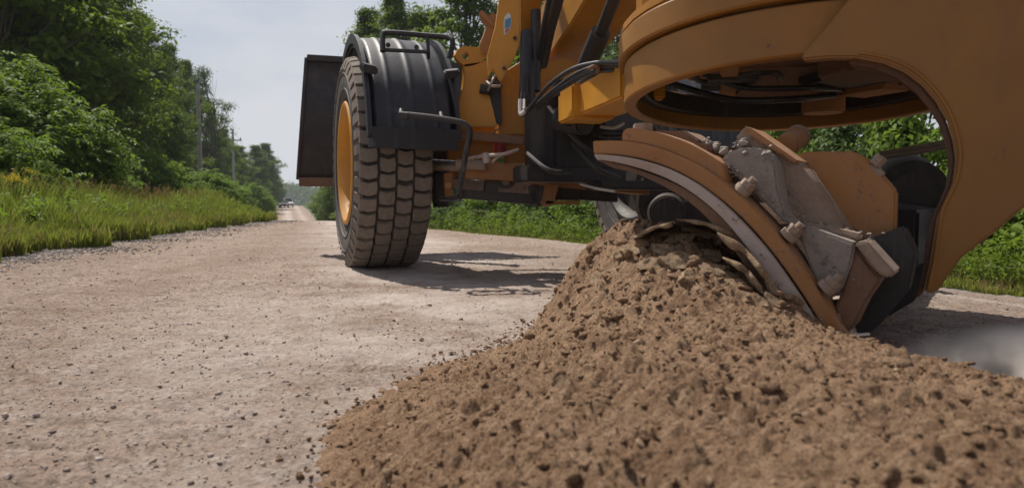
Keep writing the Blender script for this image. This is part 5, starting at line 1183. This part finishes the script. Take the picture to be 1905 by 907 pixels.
# ------------------------------------------------------------------ utility poles and wires
def pole(x, y, H, cross, label):
    z = tz(x, y); e = empty('utility_pole', (x, y, z), label, 'utility pole', 'wooden utility poles along the left of the road')
    P = Part(); P.cyl((x, y, z - .3), (x, y, z + H), .17, .11, n=14); P.build('post', M['wood'], e)
    if cross:
        P = Part(); P.box(Vector((x, y - .12, z + H - 1.2)), (1.9, .1, .12), Matrix.Rotation(.15, 4, 'Z')); P.build('crossarm', M['wood'], e)
        for sx_ in (-.85, 0.85):
            P = Part(); P.cyl((x + sx_, y - .12, z + H - 1.14), (x + sx_, y - .12, z + H - .92), .06, .05, n=10); P.build('insulator', M['dark'], e)
    else:
        P = Part(); P.cyl((x, y, z + H), (x, y, z + H + .22), .06, .05, n=10); P.build('insulator', M['dark'], e)
        P = Part(); P.cyl((x + .18, y, z + H - 1.3), (x + .18, y, z + H - 1.0), .05, n=10); P.build('insulator', M['dark'], e)
    return Vector((x, y, z + H))
def ppos(px, Y): return (px - CX) / F * Y
tops = [pole(-6.76, 4, 8.1, False, 'nearest utility pole, outside the photo beside the verge'),
        pole(ppos(375, 45), 45, 8.8, False, 'tall bare grey utility pole standing before the slim solitary tree'),
        pole(ppos(437, 75), 75, 9.8, True, 'utility pole with a crossarm further down the road'),
        pole(ppos(466, 105), 105, 9.2, True, 'faint farthest utility pole in front of the far trees')]
for q, (dx, dz) in enumerate(((0, .2), (.35, -1.15), (-.35, -1.15))):
    P = Part()
    for i in range(3):
        a, c_ = tops[i] + Vector((dx, 0, dz)), tops[i + 1] + Vector((dx, 0, dz)); pts = [a + (c_ - a) * (k / 14) + Vector((0, 0, -1.0 * 4 * (k / 14) * (1 - k / 14) * .5)) for k in range(15)]
        P.tube(pts, .010, n=5, sub=1)
    tag(P.build('power_line', M['dark'], None, origin=tops[0]), ('topmost power line running pole to pole', 'lower power line on the road side of the poles', 'lower power line on the wood side of the poles')[q], 'power line', 'power lines along the wood')

# ------------------------------------------------------------------ vehicles far down the road
def car(x, y, mat, L_, W_, Hh, label, name='parked_car', cat='car', kind='car'):
    z = tz(x, y) + .02; e = empty(name, (x, y, z), label, cat, 'vehicles stopped far down the road'); hd = R(17)
    Mc = Matrix.Translation((x, y, z)) @ Matrix.Rotation(hd, 4, 'Z')
    q = lambda a, b_, c_: Mc @ Vector((a, b_, c_))
    P = Part(); P.prism([q(-W_ / 2, b_, c_) for b_, c_ in ((-L_ / 2, .35), (-L_ / 2, .75), (-L_ * .44, .95), (-L_ * .22, 1.02), (L_ * .42, 1.02), (L_ / 2, .8), (L_ / 2, .35))], Mc.to_3x3() @ Vector((W_, 0, 0)), .06)
    P.prism([q(-W_ / 2 + .1, b_, c_) for b_, c_ in ((-L_ * .24, 1.0), (-L_ * .10, Hh), (L_ * .30, Hh), (L_ * .42, 1.0))], Mc.to_3x3() @ Vector((W_ - .2, 0, 0)), .08); P.build('body', mat, e)
    P = Part(); P.prism([q(sx_ * (W_ / 2 - .18), -L_ * b_ - .04, c_) for sx_, b_, c_ in ((-1, .225, 1.05), (1, .225, 1.05), (.88, .12, Hh - .1), (-.88, .12, Hh - .1))], Mc.to_3x3() @ Vector((0, .05, .0)), 0); P.build('windscreen', M['window'], e)
    for sx_ in (-1, 1):
        P = Part(); P.prism([q(sx_ * (W_ / 2 - .095), L_ * b_, c_) for b_, c_ in ((-.17, 1.06), (-.08, Hh - .1), (.27, Hh - .1), (.36, 1.06))], Mc.to_3x3() @ Vector((sx_ * .012, 0, 0)), 0); P.build('window', M['window'], e)
        P = Part(); P.box(q(sx_ * (W_ / 2 - .25), -L_ / 2 - .01, .72), (.32, .05, .16), Matrix.Rotation(hd, 4, 'Z'), .02); P.build('headlight', M['steel_bright'], e)
        for b_ in (-.32, .30):
            P = Part(); P.cyl(q(sx_ * (W_ / 2 - .24), L_ * b_, .34), q(sx_ * (W_ / 2 + .01), L_ * b_, .34), .34, n=20, bev=.03); P.build('wheel', M['rubber'], e)
    P = Part(); P.box(q(0, -L_ / 2 - .03, .48), (W_ * .94, .12, .22), Matrix.Rotation(hd, 4, 'Z'), .04); P.build('bumper', M['dark'], e)
    return e
car(ppos(515, 142), 142, M['car_white'], 4.6, 1.85, 1.55, 'white car far down the road, leftmost of the stopped vehicles')
car(ppos(528.5, 138), 138, M['car_dark'], 4.6, 1.9, 1.5, 'dark car far down the road between the two pale vehicles')
car(ppos(537.5, 152), 152, M['car_silver'], 5.2, 1.95, 1.95, 'pale van partly behind the dark car far down the road', 'parked_van', 'van')

# ------------------------------------------------------------------ dust kicked up behind the blade
def dust(name, c, r, dens, label):
    b = bmesh.new(); bmesh.ops.create_icosphere(b, subdivisions=3, radius=1); me = bpy.data.meshes.new(name)
    for v in b.verts: v.co = Vector((v.co.x * r[0], v.co.y * r[1], v.co.z * r[2]))
    b.to_mesh(me); b.free(); m = bpy.data.materials.new(name); m.use_nodes = True; t = m.node_tree; t.nodes.clear(); o_ = t.nodes.new('ShaderNodeOutputMaterial'); v = t.nodes.new('ShaderNodeVolumePrincipled')
    v.inputs['Color'].default_value = (.97, .91, .85, 1)
    tcn = t.nodes.new('ShaderNodeTexCoord'); n = t.nodes.new('ShaderNodeTexNoise'); n.inputs['Scale'].default_value = 6.5; n.inputs['Detail'].default_value = 6
    t.links.new(tcn.outputs['Object'], n.inputs['Vector'])
    mp_ = t.nodes.new('ShaderNodeVectorMath'); mp_.operation = 'DIVIDE'; mp_.inputs[1].default_value = r; t.links.new(tcn.outputs['Object'], mp_.inputs[0])
    ln = t.nodes.new('ShaderNodeVectorMath'); ln.operation = 'LENGTH'; t.links.new(mp_.outputs[0], ln.inputs[0])
    fall = ramp(t, ln.outputs['Value'], 0.25, 0.98, 1.0, 0.0); dn = math_(t, 'MULTIPLY', math_(t, 'MULTIPLY', fall, ramp(t, n.outputs['Fac'], .38, .66)), dens)
    t.links.new(dn, v.inputs['Density']); t.links.new(v.outputs[0], o_.inputs['Volume']); me.materials.append(m)
    o = bpy.data.objects.new(name, me); col.objects.link(o); o.location = c; return tag(o, label, kind='stuff')
dust('dust_cloud', (1.22, 1.58, .00), (.38, .34, .16), 55, 'pale dust puff rising from the ground behind the blade tip')

# ------------------------------------------------------------------ air
b = bmesh.new(); bmesh.ops.create_cube(b, size=1); me = bpy.data.meshes.new('haze')
for v in b.verts: v.co = Vector((v.co.x * 1900 - 100, v.co.y * 1300 + 560, v.co.z * 62 + 19))
b.to_mesh(me); b.free(); m = bpy.data.materials.new('haze'); m.use_nodes = True; t = m.node_tree; t.nodes.clear(); o_ = t.nodes.new('ShaderNodeOutputMaterial'); v = t.nodes.new('ShaderNodeVolumePrincipled')
v.inputs['Color'].default_value = (.80, .88, 1.0, 1); v.inputs['Density'].default_value = 0.0005; t.links.new(v.outputs[0], o_.inputs['Volume']); me.materials.append(m)
tag_ = bpy.data.objects.new('haze', me); col.objects.link(tag_); tag(tag_, 'thin summer haze over the whole road', kind='stuff')
